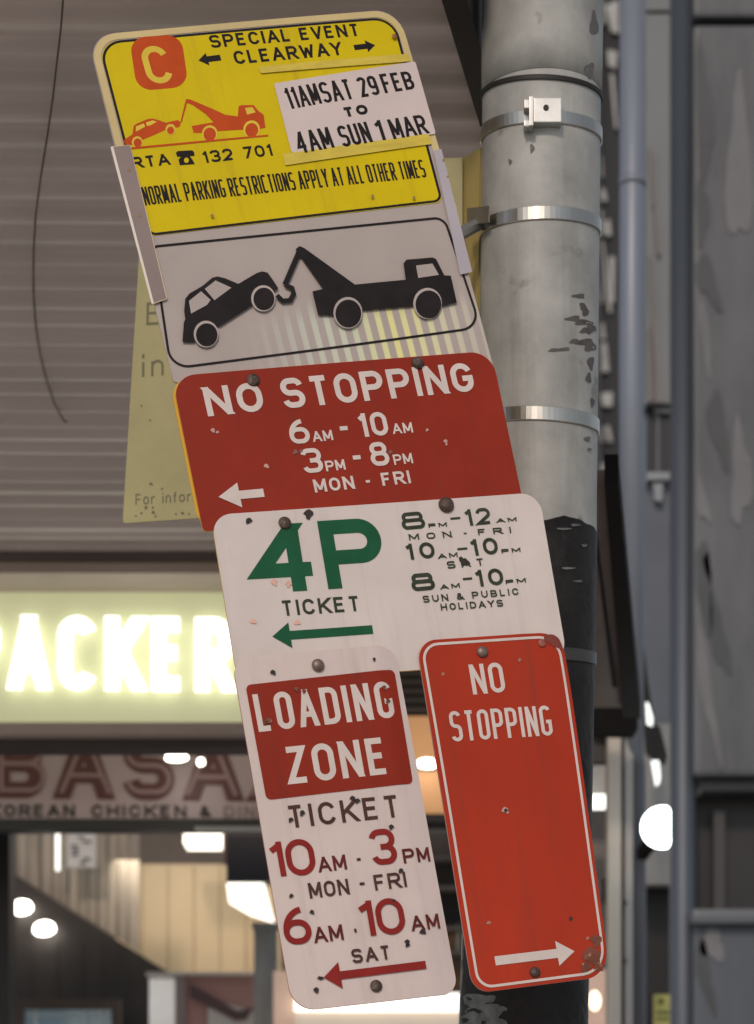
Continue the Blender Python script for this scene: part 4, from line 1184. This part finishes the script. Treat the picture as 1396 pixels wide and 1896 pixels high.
fb = root_at('far_building', 1120, 500, 16.0, 'dark far building with small pale window panes seen between pole and pipe', 'building')
bpx('wall', fb, mat('far_wall', (.022, .022, .026), .7, vary=.3, scale=1), 1040, -600, 1330, 1500, 16.0, .5)
bpx('side_return', fb, mat('far_return', (.05, .052, .056), .7), 1085, -100, 1112, 900, 15.9, .1)
panes = [((1108, 0), (1117, 0), (1120, 45), (1110, 40)), ((1121, 10), (1145, 0), (1146, 62), (1132, 58)), ((1124, 92), (1144, 96), (1140, 128), (1126, 120)), ((1130, 136), (1136, 136), (1143, 235), (1139, 240)),
         ((1110, 285), (1115, 290), (1117, 330), (1110, 320)), ((1112, 345), (1121, 352), (1124, 372), (1113, 372)), ((1108, 400), (1116, 385), (1118, 435), (1110, 432)), ((1120, 410), (1129, 405), (1132, 436), (1121, 436)),
         ((1113, 445), (1117, 445), (1133, 578), (1127, 578)), ((1128, 475), (1138, 475), (1137, 560), (1131, 560)), ((1107, 470), (1112, 480), (1117, 560), (1108, 562)), ((1109, 600), (1118, 598), (1121, 628), (1111, 628)),
         ((1112, 634), (1123, 634), (1128, 688), (1115, 688)), ((1106, 660), (1112, 660), (1114, 690), (1107, 690)), ((1112, 728), (1134, 726), (1134, 752), (1116, 752)), ((1107, 792), (1116, 790), (1118, 818), (1108, 818)),
         ((1121, 788), (1128, 788), (1134, 818), (1126, 818)), ((1108, 858), (1122, 858), (1128, 882), (1112, 882))]
for q in panes:
    bm = bmesh.new()
    add_prism(bm, [at(x, y, 15.96) - fb.location for x, y in q], (0, .03, 0))
    finish('window_pane', bm, mat('pane_grey', (.36, .37, .35), .3, vary=.25, scale=2), fb)

nb = root_at('neighbour_building', 1225, 600, 9.0, 'grey panelled neighbour building with a dark window right of the pipe', 'building')
wallg = mat('panel_grey', (.165, .18, .185), .5, vary=.14, scale=2.2, stretch=(2, 1, .5))
bpx('wall_panel', nb, wallg, 1196, -400, 1500, 19, 9.0, .2)
bpx('wall_panel', nb, wallg, 1196, 26, 1500, 746, 9.0, .2)
bpx('panel_joint', nb, blk, 1196, 19.5, 1500, 25.5, 9.03, .15)
bpx('window_recess', nb, mat('window_dark', (.008, .008, .009), .3), 1196, 750, 1500, 874, 9.06, .1)
bpx('window_head', nb, mat('head_grey', (.13, .14, .15), .4), 1212, 754, 1500, 764, 9.03, .03)
bpx('window_mullion', nb, mat('mullion_grey', (.10, .10, .11), .4), 1215, 764, 1221, 874, 9.04, .02)
bpx('window_sill', nb, mat('sill_grey', (.24, .26, .28), .5), 1198, 874, 1500, 888, 8.95, .16)
bpx('lower_wall', nb, mat('lower_bluegrey', (.085, .10, .125), .5, vary=.15, scale=3), 1196, 889, 1500, 1440, 9.0, .2)
for i, q in enumerate((((1205, 270), (1209, 280), (1214, 380), (1210, 380)), ((1204, 470), (1208, 478), (1222, 745), (1215, 745)), ((1198, 600), (1201, 600), (1209, 742), (1204, 742)), ((1211, 380), (1215, 384), (1222, 470), (1218, 470)))):
    bm = bmesh.new(); add_prism(bm, [at(x, y, 8.97) - nb.location for x, y in q], (0, .03, 0)); finish('timber_strip', bm, mat('strip_taupe', (.20, .18, .175), .6), nb)
bm = bmesh.new(); add_prism(bm, [at(x, y, 8.96) - nb.location for x, y in ((1209, 895), (1228, 895), (1226, 928), (1213, 926))], (0, .03, 0)); finish('lamp_bracket', bm, mat('sill_grey', (.24, .26, .28)), nb)
# dark hanging foliage-like drape and added glowing patches above the globe
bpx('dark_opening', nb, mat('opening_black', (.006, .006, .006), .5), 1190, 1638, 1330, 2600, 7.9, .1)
bpx('grey_wall', nb, mat('lamp_wall_grey', (.30, .31, .31), .5, vary=.15, scale=5), 1193, 1340, 1330, 1637, 7.7, .08)
dr = root_at('dark_drape', 1214, 1360, 7.4, 'black ragged drape hanging above the bright globe lamp', 'drape')
bm = bmesh.new(); add_prism(bm, [at(x, y, 7.4) - dr.location for x, y in ((1190, 1180), (1200, 1260), (1212, 1340), (1222, 1345), (1236, 1400), (1232, 1416), (1226, 1412), (1208, 1406), (1196, 1392), (1192, 1340))], (0, .02, 0)); finish('cloth', bm, mat('drape_black', (.012, .012, .012), .7), dr)
glow_patch_m = mat('glow_patch', (.8, .8, .78), .5, emit=(.95, 1, .97), es=1.3)
bm = bmesh.new(); add_prism(bm, [at(x, y, 7.38) - dr.location for x, y in ((1196, 1300), (1201, 1302), (1209, 1330), (1208, 1344), (1198, 1340))], (0, .01, 0)); finish('glow_patch', bm, glow_patch_m, dr)
bm = bmesh.new(); add_prism(bm, [at(x, y, 7.38) - dr.location for x, y in ((1206, 1408), (1220, 1408), (1223, 1440), (1220, 1452), (1214, 1455))], (0, .01, 0)); finish('glow_patch', bm, glow_patch_m, dr)
gl = root_at('globe_lamp', 1226, 1532, 6.4, 'round bright white globe lamp on the grey wall at the right', 'lamp')
bm = bmesh.new(); bmesh.ops.create_uvsphere(bm, u_segments=32, v_segments=20, radius=39 * 6.4 / F); finish('globe', bm, mat('globe_glow', (.9, .92, .9), .4, vary=.01, emit=(.92, 1, .98), es=9.0), gl, True)
bm = bmesh.new(); add_box(bm, (0, .65, 0), (.03, 1.20, .03), 0, .003); add_box(bm, (0, 1.27, 0), (.08, .03, .08), 0, .004); finish('bracket', bm, blk, gl)
yn = root_at('yellow_notice', 1225, 1870, 7.3, 'pale yellow paper notice with green print at the bottom right', 'notice')
bpx('sheet', yn, mat('notice_yellow', (.52, .50, .16), .6, vary=.08), 1210, 1841, 1262, 1960, 7.3, .004)
bm = bmesh.new(); add_prism(bm, [at(x, y, 7.294) - yn.location for x, y in disc((1224, 1854), 5)], (0, .002, 0)); box_px(bm, 1216, 1872, 1250, 1876, 7.294, .002, yn.location); box_px(bm, 1216, 1884, 1246, 1887, 7.294, .002, yn.location); finish('print', bm, mat('print_olive', (.14, .15, .05), .6), yn)

# added near pier closing the right of the view, no known part of the place
NY = 1.8
pr = root_at('grey_pier', 1330, 900, NY, 'added blue grey panelled pier with a dark recess close by at the right edge', 'pier')
pier_m = mat('pier_grey', (.082, .094, .107), .5, vary=.34, scale=9, stretch=(2.2, 1, .6), bump=.06, bscale=10, c2=(.128, .136, .146), spots=.34, spot_c=(.10, .115, .125), spot_scale=9, streak=.6, streak_c=(.07, .075, .085), streak_s=22)
X0, X1 = 1284, 1560
bpx('panel', pr, pier_m, X0, -900, X1, 30, NY, .1, .004)
bpx('panel_joint', pr, blk, X0, 30, X1, 46, NY + .012, .08)
bpx('panel', pr, pier_m, X0, 46, X1, 1436, NY, .1, .004)
bpx('recess', pr, mat('recess_black', (.012, .012, .013), .5, vary=.5, scale=8), X0, 1436, X1, 1690, NY + .05, .05)
bpx('recess_head', pr, mat('recess_head', (.06, .064, .07), .5), 1300, 1446, X1, 1464, NY + .015, .035)
bpx('recess_post', pr, mat('recess_post', (.05, .048, .05), .6), 1322, 1500, 1342, 1690, NY + .035, .015)
bpx('sill', pr, mat('pier_sill', (.115, .13, .145), .45, vary=.1), X0 - 2, 1682, X1, 1710, NY - .012, .1, .004)
bpx('lower_panel', pr, mat('pier_lower', (.08, .094, .115), .5, vary=.2, scale=4, stretch=(3, 1, .7)), X0, 1711, X1, 5200, NY, .1, .004)
bm = bmesh.new()
add_tube(bm, [at(1264, -900, NY + .02) - pr.location, at(1264, 5400, NY + .02) - pr.location], 24 * NY / F, 32)
finish('corner_pipe', bm, mat('pier_pipe', (.07, .085, .105), .45, metal=.2, vary=.22, scale=4, stretch=(2, 2, .3)), pr, True)
stp = mat('pier_blotch_pale', (.145, .15, .157), .55, vary=.2, scale=12)
std = mat('pier_blotch_dark', (.055, .062, .068), .55, vary=.2, scale=12)
for x, y, rx, ry, sl_, m in ((1306, 620, 9, 75, .12, stp), (1300, 925, 10, 45, .2, stp), (1313, 1052, 8, 34, .15, stp), (1310, 1280, 11, 120, .16, stp), (1372, 880, 20, 90, .02, stp), (1368, 300, 22, 150, .0, stp),
                             (1304, 210, 15, 120, .05, std), (1310, 520, 18, 50, .3, std), (1304, 1085, 16, 80, .1, std), (1332, 1180, 14, 70, .2, std), (1330, 790, 16, 70, .15, std), (1300, 395, 12, 60, 0, std), (1304, 1800, 14, 70, .2, std), (1320, 1750, 22, 30, .1, stp)):
    ph = rnd.random() * 6
    pts = []
    for k in range(18):
        a = 2 * math.pi * k / 18
        w = 1 + .25 * math.sin(3 * a + ph) + rnd.uniform(-.12, .12)
        yy = ry * w * math.sin(a)
        pts.append(at(max(1289, x + rx * w * math.cos(a) + sl_ * yy), y + yy, NY - .0012) - pr.location)
    bm = bmesh.new(); add_prism(bm, pts, (0, .0006, 0)); finish('blotch', bm, m, pr)  # pale and dark blotches laid on for a mottled tone

# ------------------------------------------------------------------ ground
bm = bmesh.new()
for v in ((-300, -300, 0), (300, -300, 0), (300, 300, 0), (-300, 300, 0)): bm.verts.new(v)
bm.faces.new(bm.verts[:]); tag(finish('ground', bm, mat('pale_concrete', (.30, .28, .26), .8, vary=.3, scale=1.5)), kind='structure')  # unseen street kept pale so its bounce brightens the awning underside
bm = bmesh.new(); add_box(bm, (0, 7.2, .06), (60, 8.2, .13)); tag(finish('pavement', bm, mat('paving', (.30, .28, .26), .8, vary=.2, scale=1.2)), kind='structure')
bm = bmesh.new(); add_box(bm, (0, 3.0, .065), (60, .18, .14), 0, .01); tag(finish('kerb', bm, mat('kerb_stone', (.30, .29, .27), .8, vary=.2)), kind='structure')
